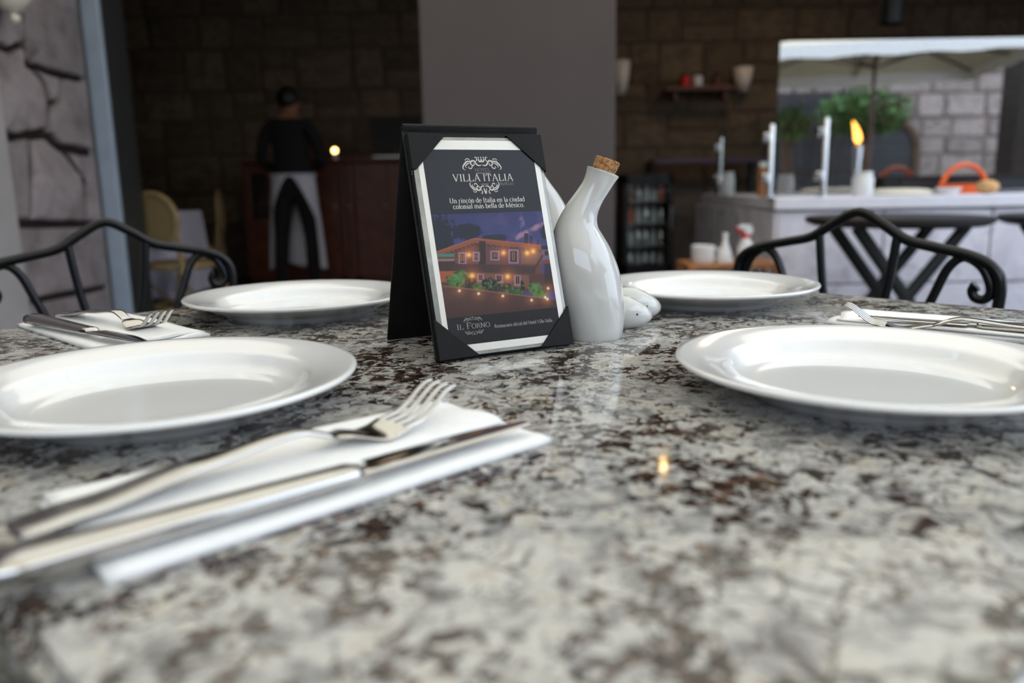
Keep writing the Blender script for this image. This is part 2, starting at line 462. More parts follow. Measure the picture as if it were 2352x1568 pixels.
# canvas awning over the terrace edge, above the frame; its tan glow shows in the cutlery
def awning():
    root = thing('awning', 'tan canvas awning stretched above the terrace edge, glinting in the cutlery', 'awning', (.2, 4.15, 2.55)); w = 2.35
    MB().add([(-w, 0, 0), (w, 0, 0), (w, -2.85, -.32), (-w, -2.85, -.32)], [(0, 1, 2, 3)]).build('canvas', M['awning'], root)
    MB().add([(-w, -2.85, -.32), (w, -2.85, -.32), (w, -2.86, -.47), (-w, -2.86, -.47)], [(0, 1, 2, 3)]).build('valance', M['awning'], root)
    MB().tube([(-w, -2.84, -.33), (w, -2.84, -.33)], .025, 8).build('front_bar', M['post'], root, True)
    for x in (-w + .3, 0, w - .3): MB().tube([(x, -.02, -.22), (x, -1.4, -.30), (x, -2.82, -.36)], .02, 8).build('arm', M['post'], root, True)
awning()

# ------------------------------------------------------------------ courtyard behind the camera (seen in the counter glass)
YM = 4.72                                            # plane of the display glass
def refl(px, py, Yv):
    p = at(px, py, Yv); return Vector((p.x, 2*YM - p.y, p.z))
wy = struct('wall_courtyard', MB().box((3.4, -8.3, 0), (14, -8.0, 5.2)), M['mortar_yard'])
struct('wall_courtyard_low', MB().box((-9, -8.3, 0), (3.4, -8.0, 2.4)), M['mortar_yard'])
yvars = [stone_mesh(1, 1, 1, M['stone_yard'], 'stone', 20 + k) for k in range(6)]
ry = random.Random(5); z = .0
while z < 4.4:
    h = ry.uniform(.28, .5); x = 3.6 + ry.uniform(0, .3)
    while x < 12.5:
        w = ry.uniform(.35, .95)
        o = link('stone', ry.choice(yvars), wy, (x + w/2, -8.0, z + h/2), (0, 0, PI), (w - .012, ry.uniform(.03, .08), h - .012)); x += w
    z += h
struct('wall_courtyard_left', MB().box((-9.2, -8, 0), (-9, 4, 2.8)), M['mortar_yard'])

_p = refl(2345, 300, 2*YM + 4.5)
struct('trim_4', MB().box((_p.x - .25, _p.y - .25, 0), (_p.x + .35, _p.y + .25, 4.2), 0, .02), M['mortar'])
# arched doorway in the courtyard wall
def arch_door():
    c = refl(2035, 440, 2*YM + 7.8); w = .55; base = 0
    root = thing('arched_doorway', 'dark arched doorway in the courtyard wall, mirrored in the counter glass', 'doorway', (c.x, -7.78, 0))
    pts = [(-w, 0), (-w, 1.5)] + [(-w*math.cos(a), 1.5 + w*math.sin(a)) for a in [PI*k/12 for k in range(1, 12)]] + [(w, 1.5), (w, 0)]
    MB().prism([(x, y) for x, y in pts], -.03, .03, 0, lambda x, y, q: (x, q, y)).build('door_leaf', M['navy'], root)
    MB().tube([(x, .02, y) for x, y in pts], .10, 8).build('stone_surround', M['bark'], root)
arch_door()
def dark_gate():
    a = refl(1790, 440, 2*YM + 6.6); b = refl(1930, 260, 2*YM + 6.6)
    root = thing('courtyard_gate', 'dark navy gate panel mirrored at the left of the counter glass', 'gate', ((a.x + b.x)/2, a.y, 0))
    w = (b.x - a.x)/2 + .35
    for k in range(5):
        x0 = -w + 2*w*k/5
        MB().box((x0 + .01, -.03, .05), (x0 + 2*w/5 - .01, .03, 2.55), 0, .01).build('board', M['navy'], root)
    MB().box((-w, .03, 1.0), (w, .06, 1.12)).build('rail', M['black'], root)
    MB().box((-w, -.06, .0), (w, .06, .06)).build('rail', M['black'], root)
dark_gate()

def parasol(label, c, rz, R, zr, zt, mat, side=None):
    root = thing('parasol', label, 'parasol', (c[0], c[1], 0), rz)
    cor = [(-R, -R), (R, -R), (R, R), (-R, R)]
    mb = MB()
    for i in range(4):
        a, b = cor[i], cor[(i+1) % 4]
        mb.add([(a[0], a[1], zr), (b[0], b[1], zr), (0, 0, zt)], [(0, 1, 2)])
    mb.build('canopy', mat, root)
    for i in range(4):
        a, b = Vector(cor[i] + (zr,)), Vector(cor[(i+1) % 4] + (zr,)); n = Vector((a.y - b.y, b.x - a.x, 0)).normalized()*.006
        mv = MB(); K = 16; v = []
        for k in range(K + 1):
            p = a.lerp(b, k/K); d = .17 + .015*math.sin(k*1.7)
            v += [p - n, p + n, p + n - Vector((0, 0, d)), p - n - Vector((0, 0, d))]
        f = []
        for k in range(K):
            for j in range(4): f.append((k*4 + j, k*4 + (j+1) % 4, k*4 + 4 + (j+1) % 4, k*4 + 4 + j))
        mv.add(v, f).build('valance', M['canopy_white'], root)
    for i in range(8):
        p = cor[i//2] if i % 2 == 0 else ((cor[i//2][0] + cor[(i//2+1) % 4][0])/2, (cor[i//2][1] + cor[(i//2+1) % 4][1])/2)
        MB().tube([(p[0], p[1], zr - .02), (0, 0, zt - .04)], .016, 6).build('rib', M['black'], root)
        MB().tube([(p[0]*.5, p[1]*.5, (zr + zt)/2 - .03), (0, 0, zr - .12)], .012, 6).build('strut', M['black'], root)
    px_, py_ = side or (0, 0)
    MB().tube([(px_, py_, .05), (px_, py_, zt + (.3 if side else .1))], .028, 12).build('pole', M['wood_dark'] if not side else M['post'], root)
    MB().lathe([(0, 0), (.32, 0), (.32, .05), (.06, .09), (.05, .3), (0, .3)], 24, (px_, py_, 0)).build('base', M['black'], root, True)
    if side: MB().tube(spline([(px_, py_, zt + .28), (px_*.5, py_*.5, zt + .36), (0, 0, zt + .05)], 6), .025, 10).build('arm', M['post'], root, True)
_c = refl(2010, 150, 2*YM + 2.7)
parasol('large ecru parasol with white valance, mirrored in the counter glass', (_c.x, _c.y), math.radians(14), 1.75, 2.59, 3.06, M['canopy'])
parasol('ecru cantilever parasol spread above the table, its glow showing in the cutlery', (0, -.36), 0, 1.5, 2.36, 2.8, M['awning'], (-2.0, -1.3))

def leafy(name, label, cat, c, rx, ry_, rz, zc, n, trunk=True, seed=1, group=None):
    r = random.Random(seed); root = thing(name, label, cat, (c.x, c.y, 0), 0, group); mb = MB()
    for _ in range(n):
        while True:
            p = Vector((r.uniform(-1, 1), r.uniform(-1, 1), r.uniform(-1, 1)))
            if .35 < p.length < 1: break
        p = Vector((p.x*rx, p.y*ry_, zc + p.z*rz)); L = r.uniform(.09, .17)
        m = Matrix.Rotation(r.uniform(0, 6.3), 3, 'Z') @ Matrix.Rotation(r.uniform(-1, 1), 3, 'X')
        mb.add([p + m @ Vector(q) for q in ((0, 0, 0), (L*.3, L*.5, .01), (0, L, 0), (-L*.3, L*.5, .01))], [(0, 1, 2, 3)])
    tag(mb.build('foliage', M['leaf'], root), kind='stuff')
    MB().tube(spline([(0, 0, 0), (.05, .02, zc*.4), (-.05, 0, zc*.8), (.03, 0, zc)], 5), [.11]*6 + [.09]*5 + [.06]*5, 10).build('trunk', M['bark'], root, True)
    for k in range(5):
        a = k*1.26
        MB().tube([(0, 0, zc*.7), (rx*.4*math.cos(a), ry_*.4*math.sin(a), zc), (rx*.7*math.cos(a), ry_*.7*math.sin(a), zc + rz*.3)], [.04, .03, .012], 6).build('branch', M['bark'], root, True)
leafy('courtyard_tree', 'green leafy tree mirrored under the parasol in the counter glass', 'tree', refl(1985, 250, 2*YM + 5.4), .85, .6, .42, 2.05, 1500)
leafy('courtyard_shrub', 'low shrub by the courtyard gate mirrored at the left glass edge', 'shrub', refl(1815, 260, 2*YM + 4.1), .35, .35, .25, 1.8, 400, seed=4)

def torch():
    c = refl(1966, 400, 2*YM + 3.3); zf = refl(1966, 332, 2*YM + 3.3).z; zt_ = refl(1966, 280, 2*YM + 3.3).z
    root = thing('gas_torch', 'tall grey gas torch with an orange flame, mirrored in the glass', 'torch', (c.x, c.y, 0))
    MB().lathe([(0, 0), (.16, 0), (.16, .03), (.05, .06), (.05, .9), (.07, zf - .12), (.075, zf - .02), (.03, zf), (0, zf)], 20).build('column', M['chrome'], root, True)
    H = zt_ - zf
    mb = MB(); pr = [(0, 0), (.035, .06), (.055, .2), (.05, .45), (.035, .7), (.014, .92), (0, 1)]
    v = []; f = []
    for i in range(12):
        a = 2*PI*i/12
        for rr, h in pr: v.append((rr*1.0*math.cos(a) - .10*h*h, rr*math.sin(a), zf + .02 + h*H))
    for i in range(12):
        for k in range(len(pr) - 1): f.append((i*7 + k, (i+1) % 12*7 + k, (i+1) % 12*7 + k + 1, i*7 + k + 1))
    mb.add(v, f).build('flame', M['flame'], root, True)
torch()

# ------------------------------------------------------------------ granite table
TZ = .74; TC = (.01, .77); TH = .497
def table():
    root = thing('granite_table', 'square grey and brown speckled granite table set for a meal', 'table', (TC[0], TC[1], 0), PI/4)
    bm = bmesh.new(); bmesh.ops.create_cube(bm, size=1)
    for v in bm.verts: v.co = Vector((v.co.x*2*TH, v.co.y*2*TH, TZ - .015 + v.co.z*.03))
    ve = [e for e in bm.edges if abs(e.verts[0].co.z - e.verts[1].co.z) > .01]
    bmesh.ops.bevel(bm, geom=ve, offset=.05, segments=6, affect='EDGES')
    he = [e for e in bm.edges if len(e.link_faces) == 2 and abs(e.link_faces[0].normal.z - e.link_faces[1].normal.z) > .5]
    bmesh.ops.bevel(bm, geom=he, offset=.006, segments=3, affect='EDGES')
    me = bpy.data.meshes.new('tabletop'); bm.to_mesh(me); bm.free(); me.materials.append(M['granite'])
    link('tabletop', me, root)
    MB().lathe([(0, .0), (.05, 0), (.045, .05), (.04, .62), (.07, .70), (0, .70)], 20, (0, 0, .03)).build('pedestal', M['iron'], root, True)
    for k in range(4):
        a = k*PI/2
        MB().tube(spline([(0, 0, .08), (.18*math.cos(a), .18*math.sin(a), .07), (.34*math.cos(a), .34*math.sin(a), .02)], 4), .02, 8).build('foot', M['iron'], root, True)
    MB().box((-.2, -.2, .705), (.2, .2, .711)).build('support_plate', M['iron'], root)
table()

# plates
prof = [(0, .003), (.076, .003), (.079, 0), (.085, 0), (.088, .004), (.1, .0095), (.118, .0165), (.1305, .0205), (.1345, .0222), (.1355, .0240), (.1345, .0255), (.131, .0254), (.118, .0226), (.105, .0200), (.1005, .0188), (.0985, .0172), (.0955, .0128), (.0915, .0092), (.086, .0072), (.078, .0064), (.04, .006), (0, .006)]
plate_me = MB().lathe(prof, 96).mesh('dinner_plate', M['plate'], 'all')
for (x, y), lab in (((-.246, .541), 'white dinner plate nearest the camera on the left, beside the near napkin'),
                    ((.254, .552), 'white dinner plate nearest the camera on the right, cut by the frame edge'),
                    ((-.256, .963), 'white dinner plate at the far left, behind the table menu'),
                    ((.247, 1.001), 'white dinner plate at the far right, behind the shakers')):
    tag(link('dinner_plate', plate_me, None, (x, y, TZ)), lab, 'plate', 'white dinner plates')

# ------------------------------------------------------------------ napkins and cutlery
def napkin_layer(L, W, th, seed, end_wave=.0, fold=True):
    r = random.Random(seed); nx, ny = 14, 30; v = []; f = []
    ph = [r.uniform(0, 6) for _ in range(4)]
    for top in (0, 1):
        for j in range(ny + 1):
            for i in range(nx + 1):
                x = (i/nx - .5)*W; y = (j/ny - .5)*L
                if end_wave: y += end_wave*math.sin(i/nx*7 + ph[0])*(j/ny)**4
                z = th*.5 + (th*.5 if top else -th*.5)
                e = min(i, nx - i)/nx*W
                lift = .0012*math.sin(y*38 + ph[1])*math.sin(x*50 + ph[2]) + .0009*math.sin(x*120 + ph[3])
                if top: z += lift*.7 - (.0 if e > .004 else th*.35)
                v.append((x, y, z))
    m = (nx + 1)*(ny + 1); idx = lambda t, i, j: t*m + j*(nx + 1) + i
    for t in (0, 1):
        for j in range(ny):
            for i in range(nx): f.append((idx(t, i, j), idx(t, i+1, j), idx(t, i+1, j+1), idx(t, i, j+1)))
    for j in range(ny):
        f.append((idx(0, 0, j), idx(1, 0, j), idx(1, 0, j+1), idx(0, 0, j+1))); f.append((idx(0, nx, j), idx(1, nx, j), idx(1, nx, j+1), idx(0, nx, j+1)))
    for i in range(nx):
        f.append((idx(0, i, 0), idx(1, i, 0), idx(1, i+1, 0), idx(0, i+1, 0))); f.append((idx(0, i, ny), idx(1, i, ny), idx(1, i+1, ny), idx(0, i+1, ny)))
    return MB().add(v, f)
def napkin(label, c, ang, L=.243, W=.108, seed=1):
    root = thing('paper_napkin', label, 'napkin', (c[0], c[1], TZ + .0003), ang - PI/2, 'folded white paper napkins')
    napkin_layer(L, W, .0045, seed).build('lower_layer', M['paper'], root, 'all')
    o = napkin_layer(L - .008, W*.62, .0026, seed + 5, .004).build('folded_flap', M['paper'], root, 'all')
    o.location = (-W*.17, -.002, .0052)
    return root

def blade_strip(sec, name, m, parent):
    """sec: list of (y, x0, x1, z, th) cross sections, tapered rounded slab"""
    mb = MB(); v = []; f = []; n = 16
    for y, x0, x1, z, th in sec:
        for k in range(n):
            a = 2*PI*(k + .5)/n; c_, s_ = math.cos(a), math.sin(a); q = (abs(c_)**3 + abs(s_)**3)**(-1/3)
            v.append(((x0 + x1)/2 + (x1 - x0)/2*c_*q, y, z + th/2*s_*q))
    for k in range(len(sec) - 1):
        for i in range(n): f.append((k*n + i, k*n + (i+1) % n, (k+1)*n + (i+1) % n, (k+1)*n + i))
    f += [tuple(range(n))[::-1], tuple((len(sec) - 1)*n + i for i in range(n))]
    mb.add(v, f); return mb.build(name, m, parent, 'all' if name == 'handle' else True)

def interp(keys, t):
    for (a, va), (b, vb) in zip(keys, keys[1:]):
        if t <= b:
            s = (t - a)/(b - a); s = s*s*(3 - 2*s); return va + (vb - va)*s
    return keys[-1][1]

def fork(label, tip, ang, base_z, L=.236, group='steel forks'):
    """tip: xy of the tine tips; points along ang"""
    root = thing('fork', label, 'fork', (tip[0] - math.cos(ang)*L, tip[1] - math.sin(ang)*L, base_z), ang - PI/2, group)
    wk = [(0, .0110), (.02, .0132), (.25, .0115), (.5, .0066), (.64, .0054), (.72, .0120), (.78, .0165), (1, .0150)]
    zk = [(0, .0035), (.12, .0055), (.35, .0115), (.56, .0150), (.68, .0070), (.78, .0020), (.87, .0065), (1, .0230)]
    def sec(t0, t1, n, x0=None):
        out = []
        for k in range(n + 1):
            t = t0 + (t1 - t0)*k/n; w = interp(wk, t); out.append((t*L, -w, w, interp(zk, t), .0034 if t < .66 else .0026))
        out[0] = (out[0][0], out[0][1]*.98, out[0][2]*.98, out[0][3], out[0][4])
        return out
    h = sec(0, .66, 26)
    h = [(h[0][0] - .0015, h[0][1]*.6, h[0][2]*.6, h[0][3], .0015)] + h
    blade_strip(h, 'handle', M['steel'], root)
    blade_strip(sec(.66, .835, 12), 'head', M['steel'], root)
    for i in range(4):
        s_ = []
        for k in range(11):
            t = .83 + .17*k/10; w = interp(wk, t); c = (-1 + (2*i + 1)/4)*w; hw = w/4*(.66 - .25*(k/10)**2)
            s_.append((t*L, c - hw, c + hw, interp(zk, t), .0024 - .0010*(k/10)**2))
        blade_strip(s_, 'tine', M['steel'], root)
    return root

def knife(label, tip, ang, base_z, L=.262, group='steel table knives'):
    root = thing('table_knife', label, 'knife', (tip[0] - math.cos(ang)*L, tip[1] - math.sin(ang)*L, base_z), ang - PI/2, group)
    hl = .56*L; s_ = [(-.001, -.006, .006, .0062, .005)]
    for k in range(13):
        t = k/12; s_.append((t*hl, -.0105 + .0022*t, .0105 - .0022*t, .0062 - .0012*t, .0115 - .004*t))
    s_ += [(hl + .006, -.0058, .0062, .0048, .0052)]
    blade_strip(s_, 'handle', M['steel'], root)
    b = [(hl + .004, -.0035, .0080, .0048, .0030), (hl + .012, -.0035, .0082, .0048, .0026), (hl + .0135, -.0110, .0082, .0048, .0022)]
    for k in range(1, 13):
        t = k/12; y = hl + .0135 + (L - hl - .0135)*t
        b.append((y, -.0110 + .015*max(0, t - .55)**1.6*1.9, .0082 - .0030*t*t, .0048, .0022 - .0006*t))
    blade_strip(b, 'blade', M['steel'], root)
    return root

A0 = math.radians(42.2)
napkin('near folded white napkin under the large fork and knife in the foreground', (-.104, .405), math.radians(42.5), seed=2)
fork('near steel fork lying on the foreground napkin with its tines raised', (-.0435, .480), math.radians(45.0), TZ + .0072, .236)
knife('near steel knife in the foreground, its handle overhanging the napkin', (.007, .455), A0, TZ + .0062, .272)
napkin('folded white napkin at the back left table edge, behind the near left plate', (-.437, .852), math.radians(-43), seed=12)
fork('fork on the back left napkin with its curved tines towards the table menu', (-.352, .800), math.radians(-36), TZ + .0072, .215)
knife('knife on the back left napkin, dark handle at the table edge', (-.345, .735), math.radians(-37), TZ + .0062, .235)
napkin('folded white napkin at the right edge, behind the near right plate', (.458, .785), math.radians(139), seed=22)
fork('fork on the right edge napkin, tine tips showing over the near right plate', (.326, .768), math.radians(150), TZ + .0072, .225)
knife('knife on the right edge napkin with a warm glint on its handle', (.358, .810), math.radians(145), TZ + .0062, .255)

# ------------------------------------------------------------------ lettering: a small broad-nib serif alphabet
def arc(cx, cy, rx, ry, a0, a1, n=14):
    return [(cx + rx*math.cos(math.radians(a0 + (a1 - a0)*k/n)), cy + ry*math.sin(math.radians(a0 + (a1 - a0)*k/n))) for k in range(n + 1)]
def sf(x, y, w=.085): return [(x - w, y), (x + w, y)]
G = {
 'n': (.50, [[(.11, 0), (.11, .45)], arc(.24, .29, .135, .17, 165, 0) + [(.375, 0)], sf(.11, .01), sf(.375, .01), [(.03, .445), (.11, .45)]]),
 'm': (.78, [[(.11, 0), (.11, .45)], arc(.24, .29, .135, .17, 165, 0) + [(.375, 0)], arc(.51, .29, .135, .17, 165, 0) + [(.645, 0)], sf(.11, .01), sf(.375, .01), sf(.645, .01), [(.03, .445), (.11, .45)]]),
 'i': (.26, [[(.13, 0), (.13, .45)], sf(.13, .01), [(.05, .445), (.13, .45)], [(.13, .585), (.13, .665)]]),
 'l': (.26, [[(.13, 0), (.13, .71)], sf(.13, .01), [(.05, .705), (.13, .71)]]),
 'r': (.36, [[(.11, 0), (.11, .45)], sf(.11, .01), [(.03, .445), (.11, .45)], arc(.25, .29, .14, .16, 165, 60, 8)]),
 'c': (.43, [arc(.235, .225, .175, .225, 48, 318)]),
 'o': (.47, [arc(.235, .225, .18, .225, 0, 360, 22)]),
 'e': (.43, [[(.06, .245), (.385, .245)], arc(.225, .225, .17, .225, 5, 322)]),
 'd': (.50, [arc(.215, .225, .165, .225, 40, 320), [(.375, 0), (.375, .71)], [(.295, .705), (.375, .71)], [(.375, .01), (.46, .01)]]),
 'b': (.48, [[(.10, 0), (.10, .71)], [(.02, .705), (.10, .71)], arc(.255, .225, .165, .225, 140, -140)]),
 'a': (.43, [[(.31, .03), (.31, .32)] + arc(.2, .32, .11, .125, 0, 160, 8), arc(.175, .13, .12, .13, 75, 330, 12), [(.31, .02), (.40, .02)]]),
 'u': (.50, [[(.11, .45), (.11, .14)] + arc(.235, .14, .125, .135, 180, 350, 10), [(.37, 0), (.37, .45)], [(.03, .445), (.11, .45)], [(.29, .445), (.37, .45)], [(.37, .01), (.45, .01)]]),
 't': (.32, [[(.13, .60), (.13, .10)] + arc(.22, .10, .09, .09, 180, 300, 7), [(.03, .43), (.28, .43)]]),
 'f': (.31, [[(.12, 0), (.12, .56)] + arc(.22, .56, .10, .14, 180, 60, 8), [(.03, .43), (.27, .43)], sf(.12, .01)]),
 's': (.36, [arc(.18, .335, .11, .105, 35, 260, 10) + arc(.18, .115, .12, .11, 80, -155, 10)]),
 'x': (.46, [[(.08, .45), (.38, 0)], [(.38, .45), (.08, 0)], sf(.08, .44), sf(.38, .44), sf(.08, .01), sf(.38, .01)]),
 '.': (.22, [[(.11, .0), (.11, .075)]]), ' ': (.24, []),
 'U': (.70, [[(.14, .67), (.14, .2)] + arc(.35, .2, .21, .2, 180, 360, 14) + [(.56, .67)], sf(.14, .665), sf(.56, .665)]),
 'I': (.34, [[(.17, 0), (.17, .67)], sf(.17, .01), sf(.17, .66)]),
 'M': (.88, [[(.13, 0), (.13, .67)], [(.13, .67), (.43, .02)], [(.43, .02), (.73, .67)], [(.73, 0), (.73, .67)], sf(.13, .01), sf(.73, .01), sf(.1, .66), sf(.76, .66)]),
 'R': (.64, [[(.14, 0), (.14, .67)], [(.14, .66), (.30, .66)] + arc(.30, .50, .17, .16, 90, -90, 10) + [(.14, .34)], [(.30, .34), (.56, .0)], sf(.14, .01), sf(.11, .66), sf(.57, .01)]),
 'H': (.74, [[(.15, 0), (.15, .67)], [(.58, 0), (.58, .67)], [(.15, .35), (.58, .35)], sf(.15, .01), sf(.15, .66), sf(.58, .01), sf(.58, .66)]),
 'V': (.68, [[(.10, .67), (.34, 0)], [(.58, .67), (.34, 0)], sf(.1, .66), sf(.58, .66)]),
 'L': (.58, [[(.14, 0), (.14, .67)], sf(.14, .66), [(.06, .01), (.52, .01), (.53, .17)]]),
 'A': (.70, [[(.10, 0), (.35, .69)], [(.35, .69), (.60, 0)], [(.19, .23), (.52, .23)], sf(.1, .01), sf(.6, .01)]),
 'T': (.62, [[(.31, 0), (.31, .66)], [(.05, .50), (.06, .66), (.56, .66), (.57, .50)], sf(.31, .01)]),
 'O': (.74, [arc(.37, .335, .30, .345, 0, 360, 26)]),
 'E': (.60, [[(.14, 0), (.14, .67)], [(.06, .66), (.52, .66), (.53, .52)], [(.14, .35), (.42, .35)], [(.06, .01), (.54, .01), (.55, .17)]]),
 'F': (.58, [[(.14, 0), (.14, .67)], [(.06, .66), (.52, .66), (.53, .50)], [(.14, .35), (.42, .35)], sf(.14, .01)]),
 'N': (.74, [[(.13, 0), (.13, .67)], [(.13, .67), (.60, .0)], [(.60, 0), (.60, .67)], sf(.13, .01), sf(.1, .66), sf(.6, .66)]),
 'B': (.62, [[(.14, 0), (.14, .67)], [(.07, .66), (.30, .66)] + arc(.30, .51, .16, .15, 90, -90, 9) + [(.14, .36)], [(.30, .36)] + arc(.31, .185, .19, .175, 90, -90, 9) + [(.07, .01)]]),
 'y': (.46, [[(.07, .45), (.24, .02)], [(.40, .45), (.20, -.14), (.10, -.2)], sf(.07, .44), sf(.40, .44)]),
}
for k, b in (('ó', 'o'), ('á', 'a'), ('é', 'e')):
    G[k] = (G[b][0], G[b][1] + [[(.19, .53), (.30, .66)]])
def stroke(mb, pts, thick, thin, fn, w0):
    """flat ribbon, wide where the stroke runs down, narrow where it runs across"""
    P = [Vector((a, b)) for a, b in pts]; n = len(P); L_, R_ = [], []
    for i in range(n):
        t = (P[min(i+1, n-1)] - P[max(i-1, 0)]).normalized(); nr = Vector((-t.y, t.x))
        w = (thin + (thick - thin)*min(1, abs(t.y)**1.5))/2
        if t.x*t.y > .1 and abs(t.x) > .25 and n == 2: w *= .55
        L_.append(P[i] + nr*w); R_.append(P[i] - nr*w)
    v = [fn(p.x, p.y, w0) for p in L_] + [fn(p.x, p.y, w0) for p in R_]
    mb.add(v, [(i, i + 1, n + i + 1, n + i) for i in range(n - 1)])
def text(mb, s, x0, x1, y, size, fn, w0, thick=.10, thin=.032):
    tot = sum(G[c][0] for c in s); k = (x1 - x0)/tot; x = x0
    for c in s:
        for st in G[c][1]:
            stroke(mb, [(x + a*k, y + b*size) for a, b in st], thick*size, thin*size, fn, w0)
        x += G[c][0]*k

# ------------------------------------------------------------------ the table menu (A-frame)
HW, HB, HH = .1365, .060, .2025
HS = math.hypot(HB, HH)
def menu():
    ang = math.atan2(.47628, .87929)
    root = thing('table_menu', 'black leatherette A-frame table menu showing a hotel advert card', 'menu holder', (-.065, .668, TZ), ang)
    # local frame: x along the front foot, y towards the back; leaf coordinates (u, v, w): w out of the front leaf
    cb, sb = HB/HS, HH/HS
    def leaf(u, v, w): return (u, v*cb - w*sb, v*sb + w*cb)
    def back(u, v, w):                               # rear leaf, foot at y=.126
        L = math.hypot(.126 - HB, HH); c2, s2 = (.126 - HB)/L, HH/L
        return (u, .126 - v*c2 + w*s2, v*s2 + w*c2)
    def slab(fn, u0, u1, v0, v1, w0, w1, ch=.0012):
        mb = MB().box((u0, v0, w0), (u1, v1, w1), 0, ch); mb.v = [fn(*p) for p in mb.v]; return mb
    slab(leaf, 0, HW, .001, HS, -.0035, 0).build('front_cover', M['leather'], root, True)
    slab(leaf, .001, HW - .001, .002, .2018, .0003, .0042).build('front_board', M['leather'], root, True)
    slab(back, 0, HW, .001, math.hypot(.126 - HB, HH) - .001, -.0035, 0).build('back_cover', M['leather'], root, True)
    MB().tube([(0.0005, HB, HH - .0012), (HW - .0005, HB, HH - .0012)], .0024, 12).build('spine', M['leather'], root, True)
    # stitching along the left edges
    for nm, u, v0, v1, w in (('stitching', .0004, .004, .208, -.0008), ('stitching', .0012, .165, .2, .0048)):
        mb = MB(); k = v0
        while k < v1 - .002:
            mb.box((u - .0006, k, w - .0003), (u + .0006, k + .0013, w + .0005)); k += .0022
        mb.v = [leaf(*p) for p in mb.v]; mb.build(nm, M['thread'], root)
    # clear sleeve, white card, print
    slab(leaf, .0030, .1340, .0030, .1988, .0043, .0058, .0004).build('clear_sleeve', M['sleeve'], root, True)
    card = slab(leaf, .0075, .1305, .0060, .1958, .0056, .0061, .0002).build('menu_card', M['card'], root, True)
    tag(card, 'white bordered card with a night photo of a hotel')
    def flat(u0, u1, v0, v1, w, m, nm):
        mb = MB(); mb.add([leaf(u0, v0, w), leaf(u1, v0, w), leaf(u1, v1, w), leaf(u0, v1, w)], [(0, 1, 2, 3)]); return mb.build(nm, m, card)
    UL, UR, VB, VT, P0, P1 = .0125, .1248, .0125, .1872, .0372, .1286
    flat(UL, UR, P1, VT, .00618, M['print'], 'print_field'); flat(UL, UR, VB, P0, .00618, M['print_low'], 'print_field')
    W0 = .00626
    def lettering(name, mat, items):
        mb = MB()
        for s, x0, x1, y, size, th, tn in items: text(mb, s, x0, x1, y, size, leaf, W0, th, tn)
        o = mb.build(name, mat, card)
    lettering('lettering', M['ink'], [('VILLA ITALIA', .0383, .0995, .1580, .0098, .105, .032),
        ('Un rincón de Italia en la ciudad', .0318, .1082, .1384, .0064, .11, .045), ('colonial más bella de México.', .0345, .1068, .1331, .0064, .11, .045)])
    lettering('lettering', M['ink2'], [('Restaurante oficial del Hotel Villa Italia.', .0572, .1180, .0244, .0046, .10, .045)])
    lettering('lettering', M['ink2'], [('I', .0207, .0232, .0262, .0072, .10, .04), ('L', .0233, .0277, .0262, .0060, .10, .04), ('F', .0300, .0350, .0262, .0078, .10, .04), ('ORNO', .0350, .0533, .0262, .0060, .10, .04)])
    lettering('lettering', M['ink3'], [('HOTEL', .0612, .0772, .1668, .0046, .10, .045), ('By', .0850, .0888, .1540, .0040, .10, .045), ('BELLO', .0895, .0990, .1540, .0040, .10, .045)])
    # scroll ornaments
    def curl(mb, pts, w, n=7):
        P = spline([(a, b, 0) for a, b in pts], n); m = len(P)
        L_, R_ = [], []
        for i in range(m):
            t = (P[min(i+1, m-1)] - P[max(i-1, 0)]).normalized(); nr = Vector((-t.y, t.x, 0)); ww = w*(.18 + math.sin(PI*(i/(m-1))**.7)*.9)
            L_.append(P[i] + nr*ww); R_.append(P[i] - nr*ww)
        mb.add([leaf(p.x, p.y, W0) for p in L_] + [leaf(p.x, p.y, W0) for p in R_], [(i, i+1, m+i+1, m+i) for i in range(m - 1)])
    def dot(mb, x, y, r):
        mb.add([leaf(x + r*math.cos(2*PI*k/12), y + r*math.sin(2*PI*k/12), W0) for k in range(12)], [tuple(range(12))])
    half = [  # right half of a crest, unit ~ 1 wide; mirrored
        ([(.02, .10), (.16, .06), (.28, .16), (.38, .36), (.52, .34), (.56, .16), (.44, .06), (.38, .16), (.46, .22)], .075),
        ([(.56, .30), (.70, .34), (.84, .22), (.96, .02), (.98, -.14), (.88, -.22)], .075),
        ([(.60, .26), (.74, .16), (.84, .02), (.80, -.10)], .055),
        ([(.50, .10), (.52, -.06), (.62, -.14), (.70, -.06), (.64, .02)], .05),
        ([(.30, .30), (.22, .48), (.26, .62), (.34, .56)], .05), ([(.56, .36), (.66, .50), (.80, .46), (.82, .36)], .04)]
    def crest(mb, cx, cy, s, vs_, flip=1, crown=True):
        for sx in (-1, 1):
            for pts, w in half: curl(mb, [(cx + sx*a*s, cy + flip*b*vs_) for a, b in pts], w*vs_*.62)
        if crown:
            mb.add([leaf(cx + a*s, cy + flip*b*vs_, W0) for a, b in ((-.13, .28), (.13, .28), (.13, .36), (-.13, .36))], [(0, 1, 2, 3)])
            for a in (-.13, 0, .13):
                mb.add([leaf(cx + (a + d)*s, cy + flip*q*vs_, W0) for d, q in ((-.05, .36), (.05, .36), (0, .58))], [(0, 1, 2)])
                dot(mb, cx + a*s, cy + flip*.60*vs_, .03*s)
        else:
            curl(mb, [(cx - .1*s, cy + flip*.2*vs_), (cx, cy + flip*.6*vs_), (cx + .1*s, cy + flip*.2*vs_)], .05*vs_)
    m1 = MB(); crest(m1, .0693, .1716, .0196, .0142, 1, True); crest(m1, .0692, .1543, .0150, .0126, -1, False)
